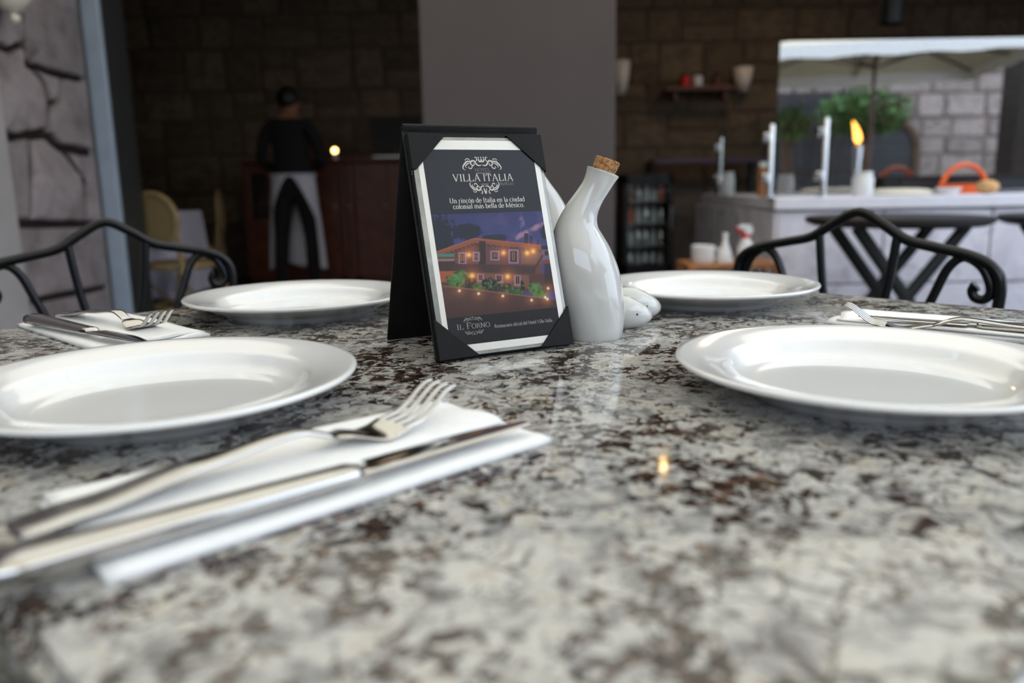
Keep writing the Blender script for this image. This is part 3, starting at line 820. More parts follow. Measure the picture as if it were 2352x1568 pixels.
    m1.add([leaf(.0622, .1652, W0), leaf(.0765, .1652, W0), leaf(.0765, .1655, W0), leaf(.0622, .1655, W0)], [(0, 1, 2, 3)])
    m1.add([leaf(.0655, .1550, W0), leaf(.0730, .1550, W0), leaf(.0730, .1553, W0), leaf(.0655, .1553, W0)], [(0, 1, 2, 3)])
    m1.build('ornament', M['ink'], card)
    m2 = MB(); crest(m2, .0372, .0334, .0090, .0050, 1, False); crest(m2, .0370, .0236, .0090, .0050, -1, False); m2.build('ornament', M['ink2'], card)
    # printed night photograph of the hotel, as vertex colours on a fine grid
    NX, NY = 230, 190
    S, T = np.meshgrid(np.linspace(0, 1, NX + 1), np.linspace(0, 1, NY + 1))
    TL, TR, BL, BR = (650, -232), (1880, -257), (815, 925), (2045, 815)
    bi = lambda k: (BL[k]*(1-S) + BR[k]*S)*(1-T) + (TL[k]*(1-S) + TR[k]*S)*T
    X, Y = bi(0), bi(1)
    rng = np.random.default_rng(4)
    def noise(sc, oct=4):
        out = np.zeros_like(X); amp = 1; tot = 0
        for o in range(oct):
            g = rng.random((64, 64)); x = (X - 600)/sc*2**o; y = (Y + 300)/sc*2**o
            xi, yi = np.floor(x).astype(int), np.floor(y).astype(int); fx, fy = x - xi, y - yi; fx = fx*fx*(3-2*fx); fy = fy*fy*(3-2*fy)
            q = lambda a, b: g[(yi + b) % 64, (xi + a) % 64]
            out += amp*((q(0,0)*(1-fx) + q(1,0)*fx)*(1-fy) + (q(0,1)*(1-fx) + q(1,1)*fx)*fy); tot += amp; amp *= .55
        return out/tot
    n1, n2, n3 = noise(160), noise(60), noise(30)
    img = np.zeros(X.shape + (3,))
    lin = lambda c: np.array(C(*c)[:3])
    def put(mask, c, a=1.0):
        m = np.clip(mask*a, 0, 1)[..., None]; img[:] = img*(1 - m) + lin(c)*m
    sm = lambda d, w=6: np.clip(.5 - d/w, 0, 1)              # d<0 inside
    def rect(x0, y0, x1, y1, sh=0.0, w=6):
        yy = Y - sh*(X - (x0 + x1)/2)
        return sm(np.maximum(np.maximum(x0 - X, X - x1), np.maximum(y0 - yy, yy - y1)), w)
    def glow(x, y, r, c, a):
        img[:] += lin(c)*(a*np.exp(-((X - x)**2 + (Y - y)**2)/(r*r)))[..., None]
    put(np.ones_like(X), (52, 54, 104)); put(np.clip((Y + 240)/420, 0, 1), (64, 70, 120), .8)
    put(np.clip((n1 - .5)*5, 0, 1)*np.clip((X - 900)/600, 0, 1), (92, 78, 122), .45)
    cl = np.exp(-((Y + 20 + (X - 1560)*.45 - 60)/45.)**2)*np.clip((X - 1530)/60, 0, 1)*np.clip((1960 - X)/100, 0, 1)
    put(np.clip(cl*2.4*(n2 + .1) - .55, 0, 1), (170, 128, 150), .9)
    put(np.clip(np.exp(-((X - 1640)/45.)**2 - ((Y + 130)/90.)**2)*2.2*(n2+.1) - .6, 0, 1), (140, 112, 150), .8)
    put(sm(np.hypot((X - 720)/190, (Y - 10)/230) - 1 + (n3 - .5)*1.1, .25), (24, 26, 40))
    put(sm(np.hypot((X - 1040)/150, (Y + 40)/90) - 1 + (n3 - .5)*.6, .2), (26, 28, 40))
    put(sm(np.hypot((X - 1930)/75, (Y + 20)/80) - 1 + (n3 - .5)*.6, .2), (28, 26, 40))
    put(sm(np.hypot((X - 1330)/160, (Y - 40)/45) - 1 + (n3 - .5)*.8, .2), (40, 36, 50))
    for x0, x1, y0 in ((1668, 1712, -10), (1730, 1765, 20), (1815, 1835, 70)): put(rect(x0, y0, x1, 140), (44, 40, 58))
    # house: wall, roof
    eave = np.where(X < 1110, 40 + (1110 - X)*.36, 40 + (X - 1110)*.12)
    body = sm(np.maximum(eave - Y, np.maximum(700 - X, X - 1865)), 8)*sm(Y - 470, 10)
    put(body, (112, 66, 48)); put(body*np.clip((n2 - .4)*3, 0, 1), (90, 52, 42), .5)
    put(body*rect(1190, 60, 1640, 460), (104, 66, 62), .7); put(body*rect(1630, 110, 1865, 330), (118, 92, 76), .9)
    put(body*sm(np.abs(Y - eave - 22) - 26, 14), (150, 84, 48), .8)
    put(body*sm(np.abs(Y - eave - 62) - 16, 12)*(np.sin(X*.11 - Y*.1) > 0), (58, 34, 30), .6)
    put(sm(np.abs(Y - eave) - 7, 8)*sm(np.maximum(700 - X, X - 1865), 8), (176, 98, 60), .8)
    put(rect(1160, 70, 1232, 400, .05), (44, 30, 30), .9)
    put(rect(640, 205, 895, 240), (70, 132, 118), .9); put(rect(640, 262, 895, 290), (150, 130, 130), .7); put(rect(640, 290, 905, 400), (58, 40, 34), .9)
    for x0, y0, x1, y1 in ((938, 192, 1025, 328), (1088, 190, 1168, 296), (1283, 180, 1386, 290), (1484, 168, 1602, 326)):
        put(rect(x0, y0, x1, y1, .02), (142, 118, 138)); put(rect(x0 + 20, y0 + 18, x1 - 20, y1 - 18, .02), (44, 32, 30))
        put(rect((x0+x1)/2 - 16, y0 + 30, (x0+x1)/2 - 6, y1 - 34, .02), (150, 112, 70)); put(rect((x0+x1)/2 + 6, y0 + 30, (x0+x1)/2 + 16, y1 - 34, .02), (150, 112, 70))
    put(rect(880, 335, 1790, 432, .04), (62, 42, 40), .9); put(rect(880, 335, 1790, 432, .04)*(np.sin(X*.3) > .5), (96, 66, 56), .5)
    put(rect(880, 425, 1790, 442, .04), (104, 66, 56))
    # right side buildings and stair
    put(rect(1865, 130, 2060, 190), (36, 34, 48)); put(rect(1870, 175, 2080, 300), (120, 104, 116), .8); put(rect(1905, 190, 1950, 240), (50, 40, 46)); put(rect(1870, 290, 2080, 330), (130, 60, 40))
    put(sm(np.abs((Y - 430) + (X - 1760)*1.6) - 26, 14)*rect(1740, 230, 1890, 470), (70, 46, 36), .9)
    # lower floor and garden
    put(rect(700, 440, 2080, 640)*1.0, (92, 56, 42)); put(rect(1040, 440, 1730, 590, .05), (128, 82, 66), .9)
    put(rect(730, 400, 920, 520), (172, 86, 52), .9)
    for x0, y0, x1, y1 in ((1140, 435, 1212, 528), (1335, 448, 1425, 540), (1548, 455, 1625, 575)):
        put(rect(x0, y0, x1, y1, .05), (156, 124, 130), .9); put(rect(x0 + 18, y0 + 10, x1 - 18, y1 - 22, .05), (50, 36, 36)); put(rect((x0+x1)/2 - 4, y0 + 10, (x0+x1)/2 + 4, y1 - 22, .05), (120, 92, 84))
    put(rect(1720, 460, 2080, 620), (86, 54, 42)); put(rect(1900, 330, 1990, 560), (46, 34, 34), .8)
    for x, y in ((1050, 222), (1430, 205), (1700, 210), (1770, 190), (1085, 455), (1475, 470)): pass
    line = 565 + (X - 770)*.135
    for cx, cy, rx, ry, c in ((930, 500, 105, 85, (70, 116, 52)), (985, 460, 70, 60, (78, 120, 58)), (1060, 560, 70, 70, (34, 36, 26)), (1165, 585, 75, 48, (62, 104, 46)), (1290, 560, 100, 65, (32, 34, 32)), (1440, 600, 130, 55, (42, 50, 34)), (1560, 640, 110, 48, (54, 84, 40)), (1640, 600, 26, 85, (40, 34, 28)), (1790, 600, 90, 62, (88, 112, 62)), (1840, 670, 90, 40, (70, 120, 40))):
        m = sm(np.hypot((X - cx)/rx, (Y - cy)/ry) - 1 + (n3 - .5)*1.0, .25); put(m, c); put(m*np.clip((n3 - .55)*6, 0, 1), (116, 156, 92), .5); put(m*np.clip((.45 - n3)*6, 0, 1), (20, 26, 18), .7)
    drive = sm(line - Y, 14)
    put(drive, (92, 60, 46)); put(drive*np.clip((n1 - .4)*3, 0, 1), (74, 48, 38), .6); put(drive*np.clip((Y - 640)/260, 0, 1), (66, 44, 36), .8)
    put(sm(np.abs(Y - line) - 6, 8)*rect(770, 560, 1920, 760), (150, 104, 78), .7)
    for x, y in ((1050, 222), (1430, 205), (1700, 210), (1770, 190), (1085, 455), (1475, 470)):
        glow(x, y, 80, (235, 120, 40), .30); glow(x, y, 26, (255, 200, 90), .9)
    for x, y in ((950, 620), (1155, 655), (1420, 685), (1745, 735), (1930, 725), (1905, 705), (1940, 605)):
        glow(x, y, 60, (220, 130, 70), .22); glow(x, y, 13, (255, 240, 200), 1.1)
    img = np.clip(img*.74, 0, 1)
    v = [leaf(UL + (UR - UL)*i/NX, P0 + (P1 - P0)*j/NY, .00618) for j in range(NY + 1) for i in range(NX + 1)]
    f = [(j*(NX+1) + i, j*(NX+1) + i + 1, (j+1)*(NX+1) + i + 1, (j+1)*(NX+1) + i) for j in range(NY) for i in range(NX)]
    me = bpy.data.meshes.new('printed_photo'); me.from_pydata(v, [], f)
    ca = me.color_attributes.new('print', 'FLOAT_COLOR', 'POINT')
    ca.data.foreach_set('color', np.concatenate([img, np.ones(X.shape + (1,))], 2).astype(np.float32).ravel())
    t = NT('printed_photo'); at_ = t.n('ShaderNodeVertexColor', _layer_name='print'); t.base(at_.outputs[0]); t.p(Roughness=.3); t.b.inputs['Specular IOR Level'].default_value = .3
    me.materials.append(t.m); link('printed_photo', me, card)
    # corner pockets
    for tri in ([(.0008, .2020), (.0375, .2005), (.0050, .1690), (.0008, .1690)], [(HW - .0008, .2020), (.0982, .2005), (.1352, .1660), (HW - .0008, .1660)],
                [(.0002, .0012), (.0390, .0020), (.0012, .0372), (.0002, .0372)], [(HW - .0002, .0012), (.1004, .0020), (.1352, .0372), (HW - .0002, .0372)]):
        mb = MB().prism(tri, .0040, .0075); mb.v = [leaf(*p) for p in mb.v]
        o = mb.build('corner_pocket', M['leather'], root)
        bv = o.modifiers.new('round', 'BEVEL'); bv.width = .0009; bv.segments = 2
menu()

# ------------------------------------------------------------------ cruets and shakers
def cruet(label, loc, rz, s=1.0, mirror=1):
    root = thing('oil_cruet', label, 'cruet', loc, rz, 'leaning porcelain cruets')
    # stations: centre x, z, half width, lean of the section (rad)
    st = [(.004, .0005, .0240, 0), (.0042, .0000, .0262, 0), (.0042, .002, .0275, 0), (.0030, .012, .0300, 0), (.0015, .028, .0322, 0), (-.0020, .050, .0338, -.02), (-.0055, .072, .0332, -.05), (-.0098, .092, .0298, -.10),
          (-.0125, .108, .0250, -.04), (-.0120, .122, .0198, .18), (-.0078, .136, .0160, .42), (-.0012, .149, .0140, .52), (.0052, .160, .0138, .48), (.0098, .1695, .0150, .40), (.0118, .1742, .0162, .37), (.0119, .1752, .0160, .37), (.0119, .1752, .0135, .37), (.0108, .1722, .0125, .37), (.0085, .166, .0115, .4)]
    sp = [Vector((a, b, 0)) for a, b, *_ in st]
    v = []; f = []; n = 40; rows = []
    dense = []
    for i in range(len(st) - 1):
        k = 5 if 3 <= i <= 13 else 1
        for q in range(k):
            g = lambda j: st[min(max(j, 0), len(st)-1)]
            t = q/k
            if k == 1: dense.append(st[i])
            else: dense.append(tuple(.5*((2*g(i)[c]) + (g(i+1)[c] - g(i-1)[c])*t + (2*g(i-1)[c] - 5*g(i)[c] + 4*g(i+1)[c] - g(i+2)[c])*t*t + (3*g(i)[c] - g(i-1)[c] - 3*g(i+1)[c] + g(i+2)[c])*t**3) for c in range(4)))
    dense.append(st[-1])
    for x, z_, r, le in dense:
        for k in range(n):
            a = 2*PI*k/n; dx, dy = r*math.cos(a), r*math.sin(a)
            v.append(((x + dx*math.cos(le))*mirror, dy, z_ - dx*math.sin(le)))
    for i in range(len(dense) - 1):
        for k in range(n): f.append((i*n + k, i*n + (k+1) % n, (i+1)*n + (k+1) % n, (i+1)*n + k))
    f.append(tuple(range(n))); f.append(tuple((len(dense)-1)*n + k for k in range(n)))
    MB().add(v, f).build('body', M['cruet'], root, True)
    c = MB(); ax = Vector((math.sin(.37)*mirror, 0, math.cos(.37))); b0 = Vector((.0092*mirror, 0, .167))
    c.tube([b0, b0 + ax*.006, b0 + ax*.0205, b0 + ax*.0216], [.0108, .0112, .0122, .0114], 20)
    c.build('cork', M['cork'], root, True)
    root.scale = (s, s, s*.918)
    return root
cruet('white porcelain cruet with a cork, its neck leaning right beside the menu', (.0775, .776, TZ), 0)
cruet('white porcelain cruet mostly hidden behind the menu, neck leaning left', (.029, .866, TZ), 0, 1.06, -1)

def shaker(label, loc, rz, s=1.0):
    root = thing('salt_shaker', label, 'shaker', loc, rz, 'pebble shaped shakers')
    mb = MB(); n = 32; m = 20; v = []; f = []
    for j in range(m + 1):
        ph = PI*j/m
        for k in range(n):
            a = 2*PI*k/n; x = .033*math.sin(ph)*math.cos(a); y = .019*math.sin(ph)*math.sin(a); z_ = -.0185*math.cos(ph)
            z_ = max(z_, -.0165); z_ += .0165
            z_ *= 1.06 - .26*(x/.033 + 0)*(1 if x > 0 else .35)
            v.append((x, y, z_))
    for j in range(m):
        for k in range(n): f.append((j*n + k, j*n + (k+1) % n, (j+1)*n + (k+1) % n, (j+1)*n + k))
    mb.add(v, f).build('body', M['cruet'], root, 'all')
    h = MB(); h.ball((.010, -.0179, .0175), (.0012, .0012, .0012), 10); h.build('pour_hole', M['hole'], root, True)
    root.scale = (s, s, s)
shaker('white pebble shaped shaker with a hole in its side, right of the cruet', (.118, .826, TZ), math.radians(8), .93)
shaker('white pebble shaped shaker just behind the one with the visible hole', (.134, .872, TZ), math.radians(12), 1.0)

# ------------------------------------------------------------------ wrought iron chairs
def iron_chair(label, loc, rz):
    """local x along the back, local +y towards the seat"""
    root = thing('iron_chair', label, 'chair', loc, rz, 'black wrought iron chairs')
    R = .0085
    top = [(-.212, .66), (-.217, .725), (-.205, .755), (-.172, .772), (-.12, .783), (-.078, .793), (-.04, .817), (0, .836), (.04, .817), (.078, .793), (.12, .783), (.172, .772), (.205, .755), (.217, .725), (.212, .66)]
    MB().tube(spline([(x, 0, z_) for x, z_ in top], 6), R, 10).build('top_rail', M['iron'], root, True)
    for s in (-1, 1):
        sc = [(.085, .56), (.108, .66), (.126, .712), (.142, .752), (.163, .769), (.187, .757), (.2, .735), (.203, .716), (.194, .706), (.182, .709), (.178, .720), (.184, .727)]
        P = spline([(s*x, -.004, z_) for x, z_ in sc], 5); nP = len(P)
        MB().tube(P, [R*.85]*(nP - 4) + [R*.95, R*1.05, R*1.1, R*.8], 10).build('scroll', M['iron'], root, True)
        MB().tube(spline([(s*.064, 0, .797), (s*.052, 0, .70), (s*.03, 0, .60), (s*.015, 0, .50)], 5), R*.85, 10).build('back_bar', M['iron'], root, True)
        MB().tube(spline([(s*.212, 0, .665), (s*.208, -.005, .45), (s*.212, -.04, .012)], 5), R, 10).build('leg', M['iron'], root, True)
        MB().tube(spline([(s*.19, .36, .44), (s*.195, .37, .25), (s*.20, .39, .012)], 5), R, 10).build('leg', M['iron'], root, True)
    MB().tube([(-.21, 0, .50), (.21, 0, .50)], R*.85, 10).build('lower_rail', M['iron'], root, True)
    MB().tube(spline([(-.19, .01, .435), (-.2, .2, .435), (-.18, .37, .435), (0, .40, .435), (.18, .37, .435), (.2, .2, .435), (.19, .01, .435), (0, 0, .435)], 5, True), R, 10, True).build('seat_ring', M['iron'], root, True)
    MB().lathe([(0, -.012), (.17, -.012), (.185, 0), (.17, .014), (0, .02)], 32, (0, .195, .455)).build('seat', M['seatpad'], root, True)
    return root
def chair_at(label, d, n, shift=0, rot=0):
    c = Vector((TC[0] + n[0]*d, TC[1] + n[1]*d, 0)); u = Vector((n[1], -n[0], 0))
    c += u*shift
    return iron_chair(label, c, math.atan2(-n[1], -n[0]) - PI/2 + rot)
q = 2**-.5
chair_at('black wrought iron chair with scrolled back behind the far right plate', .80, (q, q), .003)
iron_chair('black wrought iron chair with scrolled back by the stone wall', (-.731, 1.4546, 0), math.radians(35) + PI)

# ------------------------------------------------------------------ interior left: cane chairs, clothed table, waiter, sideboard
def cane_chair(label, loc, rz):
    root = thing('cane_chair', label, 'chair', loc, rz, 'rattan bistro chairs')
    oval = [(.17*math.cos(a), 0, .72 + .155*math.sin(a)) for a in [2*PI*k/28 for k in range(28)]]
    MB().tube(oval, .016, 8, True).build('back_loop', M['rattan'], root, True)
    mb = MB(); ring = [(x*.9, 0, .72 + (z_ - .72)*.9) for x, _, z_ in oval]
    mb.add([(x, -.006, z_) for x, _, z_ in ring] + [(x, .006, z_) for x, _, z_ in ring], [tuple(range(28)), tuple(range(28, 56))] + [(i, (i+1) % 28, 28 + (i+1) % 28, 28 + i) for i in range(28)])
    mb.build('back_panel', M['cane'], root)
    MB().tube([(.21*math.cos(a), .22 + .21*math.sin(a), .45) for a in [2*PI*k/24 for k in range(24)]], .018, 8, True).build('seat_ring', M['rattan'], root, True)
    MB().lathe([(0, -.008), (.2, -.008), (.2, .01), (0, .014)], 28, (0, .22, .45)).build('seat', M['cane'], root, True)
    for s in (-1, 1):
        MB().tube(spline([(s*.155, 0, .66), (s*.16, .02, .45), (s*.19, -.03, .012)], 4), .015, 8).build('leg', M['rattan'], root, True)
        MB().tube(spline([(s*.15, .38, .44), (s*.19, .42, .012)], 4), .015, 8).build('leg', M['rattan'], root, True)
        MB().tube(spline([(s*.165, 0, .42), (s*.12, .12, .3), (s*.16, .3, .2), (s*.17, .38, .4)], 5), .010, 8).build('brace', M['rattan'], root, True)
    MB().tube([(.17*math.cos(a), .2 + .19*math.sin(a), .2) for a in [2*PI*k/24 for k in range(24)]], .011, 8, True).build('stretcher', M['rattan'], root, True)
p = at(352, 520, 4.68); cane_chair('rattan bistro chair with oval cane back beside the steel post', (p.x, p.y, 0), math.radians(-18))
p = at(478, 520, 6.3); cane_chair('rattan bistro chair seen side-on, right of the clothed table', (p.x + .1, p.y, 0), math.radians(104))

def cloth_table():
    c = at(462, 490, 5.8); w = .6
    root = thing('clothed_table', 'small indoor table draped in lavender white cloth', 'table', (c.x - w/2, c.y - .32, 0), 0)
    N = 60; v = []; f = []; rings = []
    def per(k):
        t = k/N*4; s = int(t) % 4; u = t - int(t); h = w/2
        return [(-h + 2*h*u, -h), (h, -h + 2*h*u), (h - 2*h*u, h), (-h, h - 2*h*u)][s]
    for z_, spread, wav in ((.748, 0, 0), (.742, .006, 0), (.62, .014, .006), (.4, .024, .014), (.2, .034, .022)):
        for k in range(N):
            x, y = per(k); m = 1 + (spread + wav*math.sin(k*1.9))/(w/2); v.append((x*m, y*m, z_))
    for i in range(4):
        for k in range(N): f.append((i*N + k, i*N + (k+1) % N, (i+1)*N + (k+1) % N, (i+1)*N + k))
    f.append(tuple(range(N)))
    MB().add(v, f).build('tablecloth', M['cloth'], root, True)
    for sx in (-1, 1):
        for sy in (-1, 1): MB().tube([(sx*.24, sy*.24, 0), (sx*.24, sy*.24, .73)], .025, 8).build('leg', M['wood_dark'], root, True)
cloth_table()

def person():
    b = at(672, 400, 6.75)
    root = thing('person', 'person in black shirt and long white apron, back turned, at the sideboard', 'person', (b.x, b.y, 0))
    V, E, R = [], [], []
    def add(p, r, par=None):
        V.append(p); R.append(r if isinstance(r, tuple) else (r, r))
        if par is not None: E.append((par, len(V) - 1))
        return len(V) - 1
    pel = add((0, 0, .95), (.155, .11)); sp1 = add((0, 0, 1.10), (.15, .105), pel); ch = add((0, 0, 1.29), (.175, .115), sp1)
    nb = add((0, 0, 1.42), (.11, .08), ch); nk = add((0, .01, 1.485), (.056, .056), nb); jaw = add((0, .03, 1.54), (.066, .075), nk); hd = add((0, .028, 1.61), (.076, .092), jaw); cr = add((0, .02, 1.665), (.060, .072), hd)
    nose = add((0, .128, 1.585), (.013, .013), hd)
    for s in (-1, 1):
        add((s*.088, .01, 1.585), (.014, .02), hd)
        sh = add((s*.165, 0, 1.385), (.075, .07), nb); ua = add((s*.215, -.02, 1.27), (.056, .056), sh); el = add((s*.248, -.02, 1.11), (.046, .046), ua)
        fa = add((s*.20, .12, 1.06), (.042, .042), el); wr = add((s*.15, .245, 1.06), (.028, .028), fa); pm = add((s*.135, .30, 1.062), (.036, .018), wr); kn = add((s*.128, .335, 1.06), (.036, .016), pm)
        for i in range(4):
            o = (i - 1.5)*.018; L = (.055, .066, .062, .048)[i]
            a1 = add((s*.126 + o, .355, 1.058), .0088, kn); a2 = add((s*.124 + o*1.05, .355 + L*.55, 1.046), .0084, a1); add((s*.123 + o*1.05, .355 + L*.85, 1.022), .0076, a2)
        t1 = add((s*.095, .305, 1.052), .0100, pm); add((s*.078, .335, 1.042), .0088, t1)
        hp = add((s*.085, 0, .87), (.098, .10), pel); th = add((s*.105, .01, .70), (.082, .086), hp); kn2 = add((s*.125, .015, .49), (.062, .064), th); cf = add((s*.132, -.02, .32), (.058, .062), kn2); an = add((s*.138, -.025, .095), (.042, .045), cf)
        ft = add((s*.15, .06, .05), (.045, .038), an); add((s*.16, .16, .035), (.042, .028), ft)
    me = bpy.data.meshes.new('body'); me.from_pydata(V, E, [])
    o = bpy.data.objects.new('body_skin', me); COL.objects.link(o)
    sk = o.modifiers.new('skin', 'SKIN'); sk.use_smooth_shade = True
    for i, r in enumerate(R): me.skin_vertices[0].data[i].radius = r
    me.skin_vertices[0].data[0].use_root = True
    o.modifiers.new('sub', 'SUBSURF').levels = 2
    dg = bpy.context.evaluated_depsgraph_get(); m2 = bpy.data.meshes.new_from_object(o.evaluated_get(dg)); bpy.data.objects.remove(o)
    m2.materials.clear(); m2.materials.append(M['shirt']); m2.materials.append(M['skin'])
    for pl in m2.polygons:
        c = pl.center; pl.use_smooth = True
        pl.material_index = 1 if (c.z > 1.455 or (c.y > .235 and .95 < c.z < 1.13)) else 0
    link('body', m2, root)
    # hair: cap over crown and back of the head
    mb = MB(); n = 20; v = []; f = []
    for j in range(11):
        ph = j/10
        for k in range(n):
            a = 2*PI*k/n; back = .5 - .5*math.sin(a)             # 1 at the back (-y)
            lim = math.radians(52 + 80*back); t = ph*lim
            v.append((.092*math.sin(t)*math.cos(a), .026 + .111*math.sin(t)*math.sin(a), 1.607 + .109*math.cos(t)))
    for j in range(10):
        for k in range(n): f.append((j*n + k, j*n + (k+1) % n, (j+1)*n + (k+1) % n, (j+1)*n + k))
    mb.add(v, f); h = mb.build('hair', M['hair'], root, 'all'); so = h.modifiers.new('thick', 'SOLIDIFY'); so.thickness = .006
    # apron wrapped round the front and sides, open at the back
    v = []; f = []; NJ, NK = 24, 40
    for j in range(NJ + 1):
        t = j/NJ; z_ = 1.0 - .76*t
        gap = math.radians(3 + 62*min(1, t*2.1)**.75 - 10*max(0, t - .6))
        for k in range(NK + 1):
            a = -PI/2 + gap + (2*PI - 2*gap)*k/NK
            rx = .178 + .055*t + .010*math.sin(k*1.3 + 2*t)*t; ry_ = .135 + .075*t + .010*math.sin(k*1.1)*t
            v.append((rx*math.cos(a), ry_*math.sin(a) + .01, z_ - .02*math.sin(k*.4)*t))
    for j in range(NJ):
        for k in range(NK): f.append((j*(NK+1) + k, j*(NK+1) + k + 1, (j+1)*(NK+1) + k + 1, (j+1)*(NK+1) + k))
    ap = MB().add(v, f).build('apron', M['apron'], root, 'all'); so = ap.modifiers.new('thick', 'SOLIDIFY'); so.thickness = .004
    MB().tube([(.182*math.cos(a), .138*math.sin(a) + .01, 1.0) for a in [2*PI*k/28 for k in range(28)]], .012, 6, True).build('waist_band', M['apron'], root, True)
person()

def sideboard():
    y0 = 7.35; zt = 1.15
    def unit(x0, x1, label, doors, glassy):
        root = thing('sideboard', label, 'cabinet', ((x0 + x1)/2, y0 + .22, 0), 0, 'dark wood sideboard units'); w = (x1 - x0)/2
        mb = MB(); mb.box((-w, .18, .04), (w, .21, zt - .03)); mb.box((-w, -.2, .04), (-w + .025, .18, zt - .03)); mb.box((w - .025, -.2, .04), (w, .18, zt - .03)); mb.box((-w, -.2, .04), (w, .18, .08)); mb.box((-w, -.2, .6), (w, .18, .62))
        mb.build('body', M['wood_dark'], root)
        MB().box((-w, -.235, zt - .03), (w, .22, zt), 0, .006).build('top', M['wood_dark'], root)
        for k in range(doors):
            a = -w + .006 + (2*w - .012)*k/doors; b = a + (2*w - .012)/doors - .006
            d = MB(); z0, z1 = .09, zt - .05
            for lo, hi in (((a, -.222, z0), (a + .06, -.2, z1)), ((b - .06, -.222, z0), (b, -.2, z1)), ((a + .06, -.222, z0), (b - .06, -.2, z0 + .07)), ((a + .06, -.222, z1 - .07), (b - .06, -.2, z1)), ((a + .06, -.222, .56), (b - .06, -.2, .62))): d.box(lo, hi)
            dr = d.build('door', M['wood_dark'], root)
            MB().box((a + .06, -.214, .62), (b - .06, -.206, z1 - .07)).build('pane' if glassy else 'panel', M['glass_coated'] if glassy else M['wood_dark'], dr)
            MB().box((a + .06, -.214, z0 + .07), (b - .06, -.206, .56)).build('panel', M['wood_dark'], dr)
            MB().ball((b - .03, -.232, .72), .012, 10).build('knob', M['chrome'], dr, True)
    xs = [at(552, 380, y0).x, at(632, 380, y0).x, at(778, 380, y0).x, at(812, 380, y0).x, at(968, 380, y0).x]
    unit(xs[0], xs[1] - .01, 'dark wood glass-fronted sideboard unit left of the person', 1, True)
    unit(xs[1], xs[2] - .01, 'dark wood sideboard unit hidden behind the standing person', 2, False)
    unit(xs[2], xs[3] - .01, 'narrow glass-fronted sideboard unit right of the person', 1, True)
    unit(xs[3], xs[4], 'dark red wood sideboard unit with doors under the black monitor', 2, False)
    # black monitor on a stand
    a, b = at(848, 270, y0 + .2), at(975, 340, y0 + .2); z0, z1 = zt + .09, a.z
    root = thing('monitor', 'black monitor standing on the sideboard beside the column', 'monitor', ((a.x + b.x)/2, y0 + .2, zt)); w = (b.x - a.x)/2
    MB().box((-w, -.02, z0 - zt), (w, .02, z1 - zt), 0, .006).build('housing', M['black'], root); MB().box((-w + .015, -.024, z0 - zt + .02), (w - .015, -.019, z1 - zt - .015)).build('screen', M['screen'], root)
    MB().box((-.03, -.01, .0), (.03, .02, .12)).build('neck', M['black'], root); MB().box((-w*.9, -.12, 0), (w*.4, .1, .022), 0, .006).build('foot', M['chrome'], root)
    # little lit lamp
    p = at(769, 349, y0 + .05)
    root = thing('table_lamp', 'tiny lit bulb lamp on the sideboard right of the person', 'lamp', (p.x, y0 + .05, zt))
    MB().lathe([(0, 0), (.03, 0), (.03, .01), (.008, .015), (.008, p.z - zt - .012), (.012, p.z - zt - .008), (0, p.z - zt - .004)], 16).build('base', M['chrome'], root, True)
    MB().ball((0, 0, p.z - zt + .012), .024, 14).build('bulb', M['bulb_small'], root, True)
sideboard()

# ------------------------------------------------------------------ interior right: counter, glass, fridge, shelves
def counter():
    X0, Y0, Y1, ZT, X1 = 1.315, 4.0, 5.75, .805, 4.6
    root = thing('serving_counter', 'pale stone serving counter with a thick light slab, under the glass', 'counter', (X0, Y0, 0))
    mb = MB(); mb.box((.03, .05, 0), (X1 - X0, .75, ZT - .055)); mb.box((.03, .75, 0), (.7, Y1 - Y0, ZT - .055)); mb.build('core', M['plaster_grey'], root)
    mb = MB(); mb.prism([(0, 0), (X1 - X0, 0), (X1 - X0, .8), (.78, .8), (.78, Y1 - Y0 + .05), (0.06, Y1 - Y0 + .05)], ZT - .06, ZT); o = mb.build('slab', M['marble'], root); bv = o.modifiers.new('round', 'BEVEL'); bv.width = .006; bv.segments = 2
    r = random.Random(2)
    for k in range(6):                                          # front panels
        a = .03 + k*.54; b = min(a + .53, X1 - X0)
        for z0, z1 in ((.02, .36), (.37, ZT - .07)):
            MB().box((a, .03, z0), (b, .055, z1), 0, .004).build('stone_panel', M['panel'], root)
    for k in range(3):                                          # end panels
        a = .04 + k*.57; b = a + .56
        for z0, z1 in ((.02, .36), (.37, ZT - .07)): MB().box((.01, a, z0), (.035, b, z1), 0, .004).build('stone_panel', M['panel'], root)
counter()
def guard_post(px, y_top, y_base, Y, label):
    a, b = at(px, y_top, Y), at(px - 2, y_base, Y); z0 = .805; h = a.z - z0
    root = thing('glass_post', label, 'post', (b.x, Y, z0), 0, 'steel posts of the counter glass')
    MB().lathe([(0, 0), (.035, 0), (.035, .006), (.015, .010), (.015, h - .01), (.010, h), (0, h)], 16).build('tube', M['chrome'], root, True)
    for t in (.27, .82):
        MB().box((-.045, -.02, h*t - .022), (-.008, .02, h*t + .022), 0, .006).build('clamp', M['chrome'], root)
guard_post(1655, 315, 445, 5.5, 'steel glass post at the far left end of the serving counter')
guard_post(1768, 285, 457, 4.06, 'steel glass post at the near corner of the serving counter')
guard_post(1891, 270, 455, 4.06, 'steel glass post in front of the mirrored pane on the counter')
